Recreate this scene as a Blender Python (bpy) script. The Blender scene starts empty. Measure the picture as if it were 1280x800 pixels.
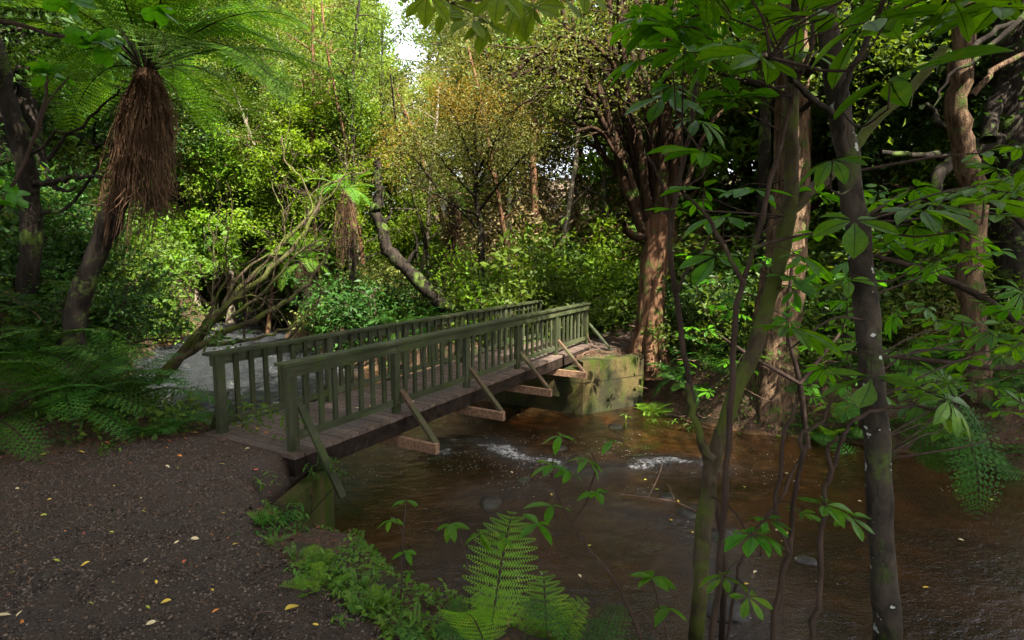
import bpy, math
import numpy as np
from mathutils import Vector, Matrix, Quaternion
PI = math.pi
SC = bpy.context.scene
COL = SC.collection
F, PITCH, EYE = 711.0, math.radians(6.72), 2.16
ZW = -1.25

# ------------------------------------------------------------------ geometry helpers
def ray(px, py):
    a = (px-640)/F; b = (400-py)/F
    return np.array([a, math.cos(PITCH)+b*math.sin(PITCH), -math.sin(PITCH)+b*math.cos(PITCH)])
def at(px, py, y):            # point seen at a photo pixel, y metres in front
    r = ray(px, py); t = y/r[1]
    return np.array([0, 0, EYE])+r*t
def on(px, py, z):
    r = ray(px, py); t = (z-EYE)/r[2]
    return np.array([0, 0, EYE])+r*t
def gx(px, y): return (px-640)/F*y
def rad(d): return math.radians(d)

def hsh(ix, iy, s):
    n = (ix.astype(np.int64)*374761393+iy.astype(np.int64)*668265263+s*974634777) & 0xffffffff
    n = ((n ^ (n >> 13))*1274126177) & 0xffffffff
    return ((n ^ (n >> 16)) & 0xffff)/65535.0
def vnoise(x, y, s=0):
    x = np.asarray(x, float); y = np.asarray(y, float)
    ix = np.floor(x); iy = np.floor(y); fx = x-ix; fy = y-iy
    fx = fx*fx*(3-2*fx); fy = fy*fy*(3-2*fy); ix = ix.astype(np.int64); iy = iy.astype(np.int64)
    a = hsh(ix, iy, s); b = hsh(ix+1, iy, s); c = hsh(ix, iy+1, s); d = hsh(ix+1, iy+1, s)
    return (a*(1-fx)+b*fx)*(1-fy)+(c*(1-fx)+d*fx)*fy-0.5
def fbm(x, y, o=4, s=0):
    t = 0
    for k in range(o): t = t+vnoise(np.asarray(x)*2**k, np.asarray(y)*2**k, s+k)/2**k
    return t
def sstep(t): t = np.clip(t, 0, 1); return t*t*(3-2*t)

# ------------------------------------------------------------------ terrain
c1 = on(729, 453, -.12)[:2]; c2 = on(805, 444, -.12)[:2]
C1P = (c1[0]+.0, c1[1]+.16); C2P = (c2[0], c2[1]+.16)
NEAR = [(20,2.2),(12,2.5),(5,2.75),(2.5,2.8),(1,2.95),(.1,3.5),(-.6,4.45),(-1.5,4.9),(-2.0,5.5),(-2.05,6.45),(-2.75,7.0),(-3.8,8.0),(-5,9.3),(-6.0,10.4),(-8.5,12.8),(-11.8,17.5),(-14.,25),(-18,38)]
FAR = [(-13.5,38),(-10.5,27),(-9.0,22),(-6.5,18.5),(-3.5,15.6),(-.9,12.9),C1P,C2P,(3.3,11.75),(4.4,10.4),(6.0,9.9),(7.7,8.5),(12,7.6),(20,7.0)]

POLY = np.array(NEAR+FAR)
def seg_d(X, Y, L):
    d = np.full(X.shape, 1e9)
    for (x0, y0), (x1, y1) in zip(L[:-1], L[1:]):
        dx, dy = x1-x0, y1-y0
        t = np.clip(((X-x0)*dx+(Y-y0)*dy)/(dx*dx+dy*dy), 0, 1)
        d = np.minimum(d, np.hypot(X-x0-t*dx, Y-y0-t*dy))
    return d
def inside(X, Y, P):
    c = np.zeros(X.shape, bool); n = len(P)
    for i in range(n):
        x0, y0 = P[i]; x1, y1 = P[(i+1) % n]
        if y0 == y1: continue
        k = ((y0 > Y) != (y1 > Y)) & (X < (x1-x0)*(Y-y0)/(y1-y0)+x0)
        c ^= k
    return c
def height(X, Y):
    X = np.asarray(X, float); Y = np.asarray(Y, float)
    jx = X+.25*fbm(X*.9, Y*.9, 3, 5); jy = Y+.25*fbm(X*.9+9, Y*.9, 3, 8)
    nb = np.exp(-((X+2.5)**2+(Y-6.7)**2)/1.2)+np.exp(-np.clip(((X-c1[0]/2-c2[0]/2)/1.0)**2+(Y-c1[1]/2-c2[1]/2)**2-.5, 0, 99)/.6)
    nb = np.clip(nb, 0, 1); jx = jx*(1-nb)+X*nb; jy = jy*(1-nb)+Y*nb
    dn = seg_d(jx, jy, NEAR); df = seg_d(jx, jy, FAR); ins = inside(jx, jy, POLY)
    near = dn < df
    sd = np.minimum(dn, df)
    base = np.interp(Y, [-20, 0, 2.3, 4.5, 6.1, 40], [1.5, .72, .42, .08, -.02, -.05])
    hill = .5*np.clip(-X-4.6-.1*Y*0, 0, 12)*sstep((Y-2)/5)
    pn = base+hill+.02*np.clip(sd-2, 0, 200)
    pf = -.12+.055*np.clip(sd-1.2, 0, 30)+.16*np.clip(Y-32, 0, 120)+.05*np.clip(X-4, 0, 30)+.1*sstep((X-4)/3)
    P = np.where(near, pn, pf)
    P = P+.12*fbm(X*.5, Y*.5, 4, 21)*np.clip(sd-.8, 0, 1)*np.where(near & (X > -4.3) & (Y < 7), .15, 1)
    wb = np.where(near, .85+.9*sstep((-X-3.4)/2.5), .9)
    wb = wb*(1-nb)+.3*nb
    bed = ZW-.28*sstep(sd/1.5)-.08-.1*fbm(X*.8, Y*.8, 3, 31)
    return np.where(ins, bed, (ZW-.08)+(P-ZW+.08)*sstep(sd/wb*.5+.5*(sd/wb > 0)*(sd/wb)))
def hz(x, y): return float(height(np.array([x]), np.array([y]))[0])
def ground(px, py):           # where the ray of a pixel meets the ground
    r = ray(px, py)
    t = np.linspace(1, 60, 3000); P = np.array([0, 0, EYE])+r*t[:, None]
    k = np.argmax(P[:, 2] < height(P[:, 0], P[:, 1]))
    return P[k]

# ------------------------------------------------------------------ mesh helpers
class MB:
    def __init__(s): s.V = []; s.Q = []; s.a = []; s.n = 0
    def add(s, V, Q, v=0.5):
        V = np.asarray(V, float).reshape(-1, 3); Q = np.asarray(Q, int).reshape(-1, 4)
        s.V.append(V); s.Q.append(Q+s.n); s.n += len(V)
        v = np.asarray(v, float)
        s.a.append(np.full(len(Q), float(v)) if v.ndim == 0 else v)
        return s
    def box(s, c, size, R=None, v=.5):
        x, y, z = np.array(size)/2
        V = np.array([(i*x, j*y, k*z) for i in (-1, 1) for j in (-1, 1) for k in (-1, 1)])
        if R is not None: V = V@np.array(R).T
        return s.add(V+np.array(c), [(0,1,3,2),(4,6,7,5),(0,4,5,1),(2,3,7,6),(0,2,6,4),(1,5,7,3)], v)
    def beam(s, a, b, w, h, up=(0, 0, 1), v=.5):   # box from a to b, w sideways, h along up
        a = np.array(a, float); b = np.array(b, float); d = b-a; L = np.linalg.norm(d); d /= L
        sx = np.cross(d, up); sx /= np.linalg.norm(sx); u = np.cross(sx, d)
        return s.box((a+b)/2, (L, w, h), np.stack([d, sx, u], 1), v)
    def tube(s, pts, rad_, sides=6, v=.5, cap=True):
        P = np.asarray(pts, float); n = len(P); r = np.broadcast_to(np.asarray(rad_, float), (n,))
        T = np.gradient(P, axis=0); T /= np.linalg.norm(T, axis=1)[:, None]+1e-9
        m = T.mean(0); ref = np.array([0, 0, 1.]) if abs(m[2]) < .8*np.linalg.norm(m)+1e-9 else np.array([1., 0, 0])
        A = np.cross(T, ref); A /= np.linalg.norm(A, axis=1)[:, None]+1e-9; B = np.cross(T, A)
        th = np.arange(sides)*2*PI/sides
        V = P[:, None]+r[:, None, None]*(np.cos(th)[None, :, None]*A[:, None]+np.sin(th)[None, :, None]*B[:, None])
        i = np.arange(n-1)[:, None]*sides; j = np.arange(sides)[None]; k = (j+1) % sides
        Q = np.stack([i+j, i+k, i+sides+k, i+sides+j], -1).reshape(-1, 4)
        return s.add(V, Q, v)
def mesh_of(name, mb, mat, smooth=False):
    V = np.concatenate(mb.V); Q = np.concatenate(mb.Q); a = np.concatenate(mb.a)
    tri = Q[:, 3] == Q[:, 2]
    me = bpy.data.meshes.new(name)
    me.vertices.add(len(V)); me.vertices.foreach_set('co', V.astype(np.float32).ravel())
    cnt = np.where(tri, 3, 4); st = np.concatenate([[0], np.cumsum(cnt)[:-1]])
    mask = np.ones(Q.shape, bool); mask[tri, 3] = False
    me.loops.add(int(cnt.sum())); me.loops.foreach_set('vertex_index', Q[mask].astype(np.int32))
    me.polygons.add(len(Q)); me.polygons.foreach_set('loop_start', st.astype(np.int32))
    me.polygons.foreach_set('loop_total', cnt.astype(np.int32))
    me.polygons.foreach_set('use_smooth', np.full(len(Q), bool(smooth)))
    me.update(calc_edges=True)
    at_ = me.attributes.new('v', 'FLOAT', 'FACE'); at_.data.foreach_set('value', a.astype(np.float32))
    me.materials.append(mat)
    return me
def obj(name, mb, mat, parent=None, smooth=False, world=True):
    if parent is not None and world:
        loc = np.array(parent.location)
        if parent.parent is not None: loc = loc+np.array(parent.parent.location)
        mb.V = [v-loc for v in mb.V]
    o = bpy.data.objects.new(name, mesh_of(name, mb, mat, smooth)); COL.objects.link(o)
    if parent is not None: o.parent = parent
    return o
def tag(o, label, cat, group=None, kind=None):
    if label: o['label'] = label
    if cat: o['category'] = cat
    if group: o['group'] = group
    if kind: o['kind'] = kind
    return o
def thing(name, label, cat, loc=(0, 0, 0), group=None):
    o = bpy.data.objects.new(name, None); COL.objects.link(o); o.location = [float(c) for c in loc]
    o.empty_display_size = .1
    return tag(o, label, cat, group)
def dup(root, loc, rz, sc, label=None, group=None, tilt=(0, 0)):
    r = root.copy(); COL.objects.link(r); r.location = [float(c) for c in loc]
    r.rotation_euler = (tilt[0], tilt[1], rz); r.scale = (sc, sc, sc) if np.isscalar(sc) else sc
    if label: r['label'] = label
    if group: r['group'] = group
    for ch in root.children:
        c = ch.copy(); COL.objects.link(c); c.parent = r
    return r
def rotz(a): c, s = math.cos(a), math.sin(a); return np.array([[c, -s, 0], [s, c, 0], [0, 0, 1.]])
def roty(a): c, s = math.cos(a), math.sin(a); return np.array([[c, 0, s], [0, 1, 0], [-s, 0, c]])
def rotx(a): c, s = math.cos(a), math.sin(a); return np.array([[1, 0, 0], [0, c, -s], [0, s, c]])
def frames(rng, n, upb=1.0, sd=.7):     # random leaf frames with normals biased upward
    N = rng.normal(0, sd, (n, 3)); N[:, 2] += upb; N /= np.linalg.norm(N, axis=1)[:, None]
    T = rng.normal(0, 1, (n, 3)); T -= (T*N).sum(1)[:, None]*N; T /= np.linalg.norm(T, axis=1)[:, None]
    return np.stack([T, np.cross(N, T), N], 2)   # columns = local x, y, z
def scatter(mb, TV, TQ, Fm, pos, sc, v):
    n = len(pos); k = len(TV)
    V = np.einsum('nij,kj->nki', Fm, TV)*np.asarray(sc).reshape(-1, 1, 1)+pos[:, None]
    Q = (TQ[None]+np.arange(n)[:, None, None]*k)
    mb.add(V, Q, np.repeat(v, len(TQ)) if np.ndim(v) else v)
LQ = (np.array([(0, 0, 0), (.45, .26, .09), (1, 0, -.08), (.45, -.26, .09)]), np.array([(0, 1, 2, 3)]))  # one-face leaf
def blade(n=4, w=.36, peak=.6, fold=.10, droop=.18):
    V = []; Q = []
    for i in range(n+1):
        t = i/n; ww = w*.5*max(0.04, math.sin(PI*min(1, t**(math.log(.5)/math.log(peak))))**.8) if 0 < t < 1 else .012
        z = -droop*t*t
        V += [(t, -ww, z+fold*ww*2), (t, 0, z), (t, ww, z+fold*ww*2)]
        if i: a = 3*i-3; Q += [(a, a+3, a+4, a+1), (a+1, a+4, a+5, a+2)]
    return np.array(V), np.array(Q)
LB = blade()
def leafcloud(mb, rng, C, per, spread, size, up=.8, tpl=LQ, dv=.25, flat=.7, cv=None):
    C = np.asarray(C); n = len(C)*per
    idx = np.repeat(np.arange(len(C)), per); csz = rng.uniform(.65, 1.35, len(C))
    off = rng.normal(0, spread, (n, 3))*np.array([1, 1, flat])
    cvv = rng.random(len(C)) if cv is None else cv
    v = np.clip(cvv[idx]*.6+.2+rng.normal(0, dv*.6, n), 0, 1)
    scatter(mb, tpl[0], tpl[1], frames(rng, n, up), C[idx]+off, size*csz[idx]*rng.uniform(.5, 1.3, n), v)
def walk(rng, p, d, L, n, wob=.12, grav=0.):
    p = np.array(p, float); d = np.array(d, float); d /= np.linalg.norm(d); out = [p.copy()]
    for _ in range(n):
        d = d+rng.normal(0, wob, 3)+np.array([0, 0, grav]); d /= np.linalg.norm(d); p = p+d*L/n; out.append(p.copy())
    return np.array(out)
def smoothp(P, k=3):           # densify a polyline (Catmull-Rom)
    P = np.asarray(P, float); n = len(P); E = np.vstack([2*P[0]-P[1], P, 2*P[-1]-P[-2]]); out = []
    for i in range(n-1):
        a, b, c, d = E[i:i+4]
        for j in range(k):
            t = j/k; out.append(.5*((2*b)+(-a+c)*t+(2*a-5*b+4*c-d)*t*t+(-a+3*b-3*c+d)*t**3))
    out.append(P[-1]); return np.array(out)
def limbs(mb, rng, trunk, rtr, spec):
    """add limbs and twigs to mb, return foliage centres"""
    C = []; n = len(trunk)-1
    for i in range(spec['nl']):
        t = spec['cb']+(1-spec['cb'])*(i+rng.random())/spec['nl']; t = min(t, .985)
        k = int(t*n); fr = t*n-k; p = trunk[k]*(1-fr)+trunk[k+1]*fr; r = (rtr[k]*(1-fr)+rtr[k+1]*fr)
        az = i*2.4+rng.normal(0, .4); el = rad(spec.get('el', 35)+rng.normal(0, 14))
        q = (t-spec['cb'])/(1-spec['cb']); prof = (.55+.9*math.sin(PI*min(1, q*.75+.18)))*.7
        L = spec['R']*prof*rng.uniform(.75, 1.15)
        d = (math.cos(az)*math.cos(el), math.sin(az)*math.cos(el), math.sin(el))
        B = walk(rng, p, d, L, 7, .14, spec.get('g', .02)); rb = np.linspace(min(r*.6, L*.03+.01), .012, 8)
        mb.tube(B, rb, 5)
        for j in range(spec['nt']):
            s = .25+.75*(j+rng.random())/spec['nt']; kk = min(6, int(s*7)); pp = B[kk]
            dd = (B[kk+1]-B[kk]); dd = dd/np.linalg.norm(dd)+rng.normal(0, .75, 3)
            T = walk(rng, pp, dd, L*.38*rng.uniform(.6, 1.3), 4, .2, spec.get('gt', 0.)); mb.tube(T, np.linspace(.014, .005, 5), 3)
            C += [T[2], T[3], T[4]]
        C.append(B[-1])
    return np.array(C)

# ------------------------------------------------------------------ materials
def mat(name):
    m = bpy.data.materials.new(name); m.use_nodes = True; nt = m.node_tree; nt.nodes.clear()
    return m, nt
class NT:
    def __init__(s, nt): s.nt = nt; s.out = s.n('ShaderNodeOutputMaterial')
    def n(s, t, inp=None, **kw):
        nd = s.nt.nodes.new(t)
        for k, v in kw.items(): setattr(nd, k, v)
        for k, v in (inp or {}).items(): s.set(nd.inputs[k], v)
        return nd
    def set(s, sock, v):
        if isinstance(v, bpy.types.NodeSocket): s.nt.links.new(v, sock)
        else:
            if sock.type == 'RGBA' and len(v) == 3: v = (*v, 1)
            sock.default_value = v
    def noise(s, vec, scale, detail=4, rough=.55, dist=0):
        return s.n('ShaderNodeTexNoise', {'Vector': vec, 'Scale': scale, 'Detail': detail, 'Roughness': rough, 'Distortion': dist}).outputs['Fac']
    def mapr(s, v, a, b, c=0., d=1.): return s.n('ShaderNodeMapRange', {'Value': v, 'From Min': a, 'From Max': b, 'To Min': c, 'To Max': d}).outputs[0]
    def mix(s, f, a, b, mode='MIX'):
        nd = s.n('ShaderNodeMix', data_type='RGBA', blend_type=mode)
        s.set(nd.inputs[0], f); s.set(nd.inputs[6], a); s.set(nd.inputs[7], b); return nd.outputs[2]
    def math(s, op, a, b=0.): return s.n('ShaderNodeMath', {0: a, 1: b}, operation=op).outputs[0]
    def bump(s, h, dist, st=1.0): return s.n('ShaderNodeBump', {'Height': h, 'Distance': dist, 'Strength': st}).outputs[0]
    def prin(s, **kw):
        nd = s.n('ShaderNodeBsdfPrincipled')
        for k, v in kw.items(): s.set(nd.inputs[k.replace('_', ' ')], v)
        return nd.outputs[0]
    def done(s, sh): s.nt.links.new(sh, s.out.inputs['Surface'])
    def obj(s): return s.n('ShaderNodeTexCoord').outputs['Object']
    def pos(s): return s.n('ShaderNodeNewGeometry').outputs['Position']
    def scl(s, v, x): return s.n('ShaderNodeVectorMath', {0: v, 1: x}, operation='MULTIPLY').outputs[0]
    def attr(s, n_): return s.n('ShaderNodeAttribute', attribute_name=n_).outputs['Fac']
def leafmat(name, dark, light, trans=.4, rough=.5, hue=.5, spec=.18, tint=(1.25, 1.15, .5), var=.13):
    m, nt = mat(name); N = NT(nt)
    v = N.attr('v'); c = N.mix(v, dark, light); c = N.mix(N.mapr(v, -.9, -.3, 1, 0), c, (.012, .03, .008))
    c = N.mix(N.mapr(N.noise(N.pos(), 45, 5, .7), .42, .7, 0, .55), c, tuple(x*.55 for x in dark)); c = N.mix(N.mapr(N.noise(N.pos(), 9, 4, .6), .56, .66, 0, .5), c, (light[0]*1.5, light[1]*1.05, light[2]))
    rnd = N.n('ShaderNodeObjectInfo').outputs['Random']
    c = N.mix(N.math('MULTIPLY', N.noise(N.pos(), 1.3, 3), var*2), c, N.mix(.5, c, (dark[0]*1.9, dark[1]*1.2, dark[2]*.6)))
    c = N.n('ShaderNodeHueSaturation', {'Color': c, 'Hue': N.mapr(rnd, 0, 1, .485, .512), 'Value': N.mapr(rnd, 0, 1, .85, 1.15)}).outputs[0]
    p = N.prin(Base_Color=c, Roughness=rough, Specular_IOR_Level=spec)
    t = N.n('ShaderNodeBsdfTranslucent', {'Color': N.mix(1., c, tint, 'MULTIPLY')}).outputs[0]
    ms = N.n('ShaderNodeMixShader', {0: trans, 1: p, 2: t}).outputs[0]; N.done(ms); return m
def barkmat(name, c1, c2, scale=9, moss=0., mosscol=(.05, .075, .015), bump=.02, lichen=0., stretch=.18):
    m, nt = mat(name); N = NT(nt); o = N.obj()
    st = N.scl(o, (1, 1, stretch)); a = N.noise(st, scale, 7, .65, .6); b = N.noise(o, 2.2, 4)
    c = N.mix(N.mapr(a, .36, .64), c1, c2); c = N.mix(N.mapr(b, .35, .65, 0, .5), c, (c1[0]*.6, c1[1]*.6, c1[2]*.6))
    if moss:
        c = N.mix(N.mapr(N.noise(o, 3.1, 6, .7), .62-moss*.3, .70-moss*.25), c, mosscol)
    if lichen: c = N.mix(N.mapr(N.noise(o, 17, 3, .5), .70-lichen*.1, .72-lichen*.1), c, (.36, .38, .33))
    h = N.math('ADD', a, N.math('MULTIPLY', N.noise(o, 40, 5), .4))
    N.done(N.prin(Base_Color=c, Roughness=.9, Specular_IOR_Level=.06, Normal=N.bump(h, bump, 1.))); return m
def plainmat(name, c, rough=.7, var=.3, scale=8, bump=.003, spec=.12):
    m, nt = mat(name); N = NT(nt); o = N.obj(); a = N.noise(o, scale, 6)
    N.done(N.prin(Base_Color=N.mix(N.mapr(a, .3, .7), tuple(x*(1-var) for x in c), tuple(x*(1+var) for x in c)), Roughness=rough, Specular_IOR_Level=spec, Normal=N.bump(a, bump))); return m

M = {}
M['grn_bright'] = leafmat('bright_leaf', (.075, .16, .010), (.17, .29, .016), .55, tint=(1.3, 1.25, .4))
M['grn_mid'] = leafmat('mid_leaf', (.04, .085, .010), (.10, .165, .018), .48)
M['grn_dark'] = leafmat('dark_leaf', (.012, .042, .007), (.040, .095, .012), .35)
M['olive'] = leafmat('olive_leaf', (.055, .075, .014), (.14, .16, .03), .4, tint=(1.3, 1.1, .6))
M['tan'] = leafmat('tan_leaf', (.10, .085, .035), (.2, .16, .07), .4, tint=(1.2, 1.05, .7))
M['pale'] = leafmat('pale_leaf', (.11, .16, .025), (.24, .29, .05), .5, tint=(1.2, 1.15, .5))
M['orange'] = leafmat('orange_leaf', (.09, .085, .014), (.20, .14, .02), .45, tint=(1.3, 1.05, .4))
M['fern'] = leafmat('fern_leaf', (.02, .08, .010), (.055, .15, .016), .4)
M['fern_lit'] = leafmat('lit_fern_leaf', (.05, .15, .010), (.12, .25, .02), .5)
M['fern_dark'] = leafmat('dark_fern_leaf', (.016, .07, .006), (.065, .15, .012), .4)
M['hand'] = leafmat('hand_leaf', (.045, .17, .007), (.11, .28, .010), .6, rough=.42, spec=.25, tint=(1.2, 1.2, .3))
M['dangle_lit'] = leafmat('lit_dangling_leaf', (.14, .27, .01), (.24, .40, .015), .6, tint=(1.3, 1.2, .3))  # brighter copy of the hand leaf, sun and sky light painted into its green
M['fern_pale'] = leafmat('pale_fern_leaf', (.10, .22, .012), (.20, .36, .03), .5)
M['herb'] = leafmat('herb_leaf', (.04, .12, .010), (.13, .25, .03), .4, rough=.45)
M['litter'] = leafmat('litter_leaf', (.05, .025, .012), (.19, .11, .05), .1, rough=.7, tint=(1, 1, 1))
M['bark_dark'] = barkmat('dark_bark', (.010, .008, .006), (.032, .025, .019), 9, .3)
M['bark_pale'] = barkmat('pale_bark', (.06, .05, .036), (.18, .145, .10), 8, .2, lichen=.4)
M['bark_red'] = barkmat('red_bark', (.035, .018, .011), (.17, .088, .046), 10, .25, bump=.03)
M['bark_reddark'] = barkmat('red_dark_bark', (.012, .008, .005), (.055, .031, .018), 12, .2, bump=.02)
M['bark_grey'] = barkmat('grey_bark', (.022, .018, .014), (.07, .055, .04), 14, .2, lichen=.35, bump=.008, stretch=.6)
M['bark_moss'] = barkmat('mossy_bark', (.03, .022, .013), (.085, .065, .04), 14, .6, (.055, .065, .014), bump=.01, stretch=.5)
M['bark_thin'] = barkmat('stem_bark', (.028, .018, .013), (.06, .04, .03), 18, .1, bump=.004)
M['bark_fiss'] = barkmat('fissured_bark', (.03, .018, .011), (.19, .12, .072), 16, .25, bump=.06, stretch=.16)
M['skirt'] = barkmat('dead_frond', (.022, .013, .008), (.17, .098, .056), 12, 0, bump=.004)
M['stipe'] = plainmat('fern_stipe', (.02, .016, .008), .6)
M['twig'] = plainmat('twig_wood', (.10, .06, .04), .8)

# painted timber, deck, concrete
m, nt = mat('green_timber'); N = NT(nt); o = N.obj()
gr = N.noise(N.scl(o, (1, 1, 1)), 5, 6, .6); fine = N.noise(N.scl(o, (1, 1, .15)), 60, 4)
c = N.mix(N.mapr(gr, .35, .65), (.028, .034, .015), (.062, .066, .032)); c = N.mix(N.mapr(fine, .55, .75, 0, .6), c, (.03, .028, .018))
c = N.mix(N.mapr(N.noise(o, 9, 5, .7), .60, .68, 0, .55), c, (.055, .085, .015))
N.done(N.prin(Base_Color=c, Roughness=.6, Specular_IOR_Level=.35, Normal=N.bump(N.math('ADD', fine, gr), .003))); M['timber'] = m
for nm, vec in (('timber', None),):
    pass
def grainmat(name, horiz, c1, c2, wear):
    m, nt = mat(name); N = NT(nt); o = N.obj()
    if horiz:
        mp = N.n('ShaderNodeMapping', {'Vector': o, 'Rotation': (0, 0, -math.atan2(1., .564))}); g_ = N.scl(mp.outputs[0], (.06, 1, 1))
    else: g_ = N.scl(o, (1, 1, .07))
    rv = N.n('ShaderNodeObjectInfo').outputs['Random']; gr = N.noise(g_, 30, 7, .75, .6); b = N.noise(o, 3.3, 5, .65); f = N.noise(o, 14, 6, .7)
    c = N.mix(N.mapr(gr, .35, .65), c1, c2); c = N.mix(N.mapr(f, .55, .72, 0, .7), c, wear); c = N.mix(N.mapr(b, .52, .66, 0, .7), c, (.045, .065, .010)); c = N.mix(N.mapr(N.noise(o, 1.3, 3), .4, .6, 0, .5), c, tuple(x*.5 for x in c1)); c = N.n('ShaderNodeHueSaturation', {'Color': c, 'Value': N.mapr(rv, 0, 1, .75, 1.25), 'Saturation': N.mapr(rv, 0, 1, 1.1, .85)}).outputs[0]
    N.done(N.prin(Base_Color=c, Roughness=N.mapr(gr, .3, .7, .5, .8), Specular_IOR_Level=.12, Normal=N.bump(gr, .01))); return m
M['timber'] = grainmat('green_timber', False, (.018, .022, .010), (.058, .062, .030), (.055, .045, .028)); M['rail'] = grainmat('green_rail_timber', True, (.022, .027, .012), (.068, .074, .036), (.06, .052, .034))
m, nt = mat('brown_timber'); N = NT(nt); o = N.obj()
fine = N.noise(o, 30, 6, .7); gr = N.noise(o, 3, 3)
c = N.mix(N.mapr(fine, .35, .7), (.034, .021, .013), (.10, .060, .037)); c = N.mix(N.mapr(gr, .45, .6, 0, .7), c, (.035, .042, .016))
N.done(N.prin(Base_Color=c, Roughness=.85, Specular_IOR_Level=.12, Normal=N.bump(fine, .004))); M['bracewood'] = m
M['beam'] = plainmat('dark_beam', (.016, .011, .008), .9, .5, 12, .006, .05)
m, nt = mat('deck_planks'); N = NT(nt); o = N.obj()
v = N.attr('v'); fine = N.noise(o, 26, 7, .7)
c = N.mix(v, (.055, .036, .028), (.115, .080, .064)); c = N.mix(N.mapr(fine, .4, .7, 0, .75), c, (.035, .026, .019))
c = N.mix(N.mapr(N.noise(o, 5, 4), .58, .7, 0, .5), c, (.11, .075, .03))
N.done(N.prin(Base_Color=c, Specular_IOR_Level=.25, Roughness=N.mapr(fine, .3, .7, .4, .75), Normal=N.bump(fine, .004))); M['deck'] = m
m, nt = mat('mossy_concrete'); N = NT(nt); o = N.pos()
a = N.noise(o, 1.6, 6, .65); b = N.noise(N.scl(o, (1, 1, .3)), 3.2, 6, .6); f = N.noise(o, 45, 5, .7)
c = N.mix(N.mapr(f, .3, .7), (.026, .020, .008), (.095, .072, .026))
c = N.mix(N.mapr(b, .42, .56), c, (.030, .046, .004)); c = N.mix(N.mapr(a, .44, .58, 0, .85), c, (.014, .013, .007))
z = N.n('ShaderNodeSeparateXYZ', {0: o}).outputs[2]
ln = N.mapr(N.math('ABSOLUTE', N.math('ADD', N.math('ADD', z, .56), N.math('MULTIPLY', a, .03))), .006, .022, .8, 0); c = N.mix(ln, c, (.01, .009, .005))
c = N.mix(N.mapr(N.math('ADD', z, N.math('MULTIPLY', b, .5)), -1.05, -.75, .85, 0), c, (.022, .022, .012))
N.done(N.prin(Base_Color=c, Roughness=.85, Specular_IOR_Level=.1, Normal=N.bump(N.math('ADD', f, N.math('MULTIPLY', b, 2)), .02))); M['concrete'] = m

# forest floor with a wet sandy stream bed
m, nt = mat('forest_floor'); N = NT(nt); o = N.pos(); z = N.n('ShaderNodeSeparateXYZ', {0: o}).outputs[2]
f = N.noise(o, 22, 8, .75); g = N.noise(o, 2.1, 6, .6); k = N.n('ShaderNodeTexVoronoi', {'Vector': o, 'Scale': 45, 'Randomness': 1.}).outputs
c = N.mix(N.mapr(f, .3, .7), (.022, .013, .008), (.095, .055, .032)); c = N.mix(N.mapr(k['Color'], .5, .95, 0, .6), c, (.14, .075, .04))
c = N.mix(N.mapr(g, .5, .62, 0, .8), c, (.028, .04, .01))
sand = N.mix(N.mapr(N.noise(o, .9, 5, .6), .44, .60), (.03, .018, .008), (.30, .155, .058)); sand = N.mix(N.mapr(f, .4, .75, 0, .45), sand, (.04, .02, .01))
c = N.mix(N.mapr(N.math('ADD', z, N.math('MULTIPLY', g, .1)), ZW+.0, ZW+.12), sand, c)
h = N.math('ADD', f, N.math('MULTIPLY', k['Distance'], .8))
N.done(N.prin(Base_Color=c, Roughness=.85, Specular_IOR_Level=.2, Normal=N.bump(h, .03))); M['ground'] = m
m, nt = mat('path_gravel'); N = NT(nt); o = N.pos()
f = N.noise(o, 60, 7, .75); g = N.noise(o, 1.4, 5, .6); vv = N.n('ShaderNodeTexVoronoi', {'Vector': o, 'Scale': 95, 'Randomness': 1.}).outputs
c = N.mix(vv['Color'], (.010, .008, .006), (.10, .074, .056)); c = N.mix(N.mapr(f, .35, .75, 0, .7), c, (.03, .02, .015))
c = N.mix(N.mapr(g, .40, .62, 0, .6), c, (.055, .032, .020))
h = N.math('SUBTRACT', N.math('MULTIPLY', f, .7), vv['Distance'])
N.done(N.prin(Base_Color=c, Roughness=N.mapr(vv['Color'], 0, 1, .5, .9), Specular_IOR_Level=.15, Normal=N.bump(h, .012))); M['path'] = m
m, nt = mat('gravel_stone'); N = NT(nt)
c = N.mix(N.attr('v'), (.014, .009, .006), (.15, .11, .08)); N.done(N.prin(Base_Color=c, Roughness=.7, Specular_IOR_Level=.15)); M['gravel'] = m
m, nt = mat('wet_rock'); N = NT(nt); o = N.obj(); f = N.noise(o, 8, 7, .7)
c = N.mix(N.mapr(f, .35, .65), (.010, .008, .006), (.045, .036, .028)); c = N.mix(N.mapr(N.noise(o, 3, 4), .55, .65, 0, .7), c, (.03, .045, .01))
N.done(N.prin(Base_Color=c, Roughness=.4, Specular_IOR_Level=.3, Normal=N.bump(f, .04))); M['rock'] = m

# stream: clear brown water over its bed, foam where it breaks
m, nt = mat('stream_water'); N = NT(nt); o = N.pos(); fo = N.attr('foam'); rg = N.attr('rough')
h = N.math('ADD', N.noise(N.scl(o, (1, 1.8, 1)), 5, 5, .6, .6), N.math('MULTIPLY', N.noise(N.scl(o, (1, 1.5, 1)), 22, 4, .6, .4), .45))
nb = N.n('ShaderNodeBump', {'Height': h, 'Distance': N.mapr(rg, 0, 1, .010, .15), 'Strength': 1.}).outputs[0]
tr = N.n('ShaderNodeBsdfTransparent', {'Color': (.50, .36, .2, 1)}).outputs[0]
murk = N.n('ShaderNodeBsdfDiffuse', {'Color': N.mix(N.mapr(rg, .3, 1), (.042, .023, .009), (.014, .015, .016))}).outputs[0]
body = N.n('ShaderNodeMixShader', {0: N.mapr(rg, .1, .9, .35, .97), 1: tr, 2: murk}).outputs[0]
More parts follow.
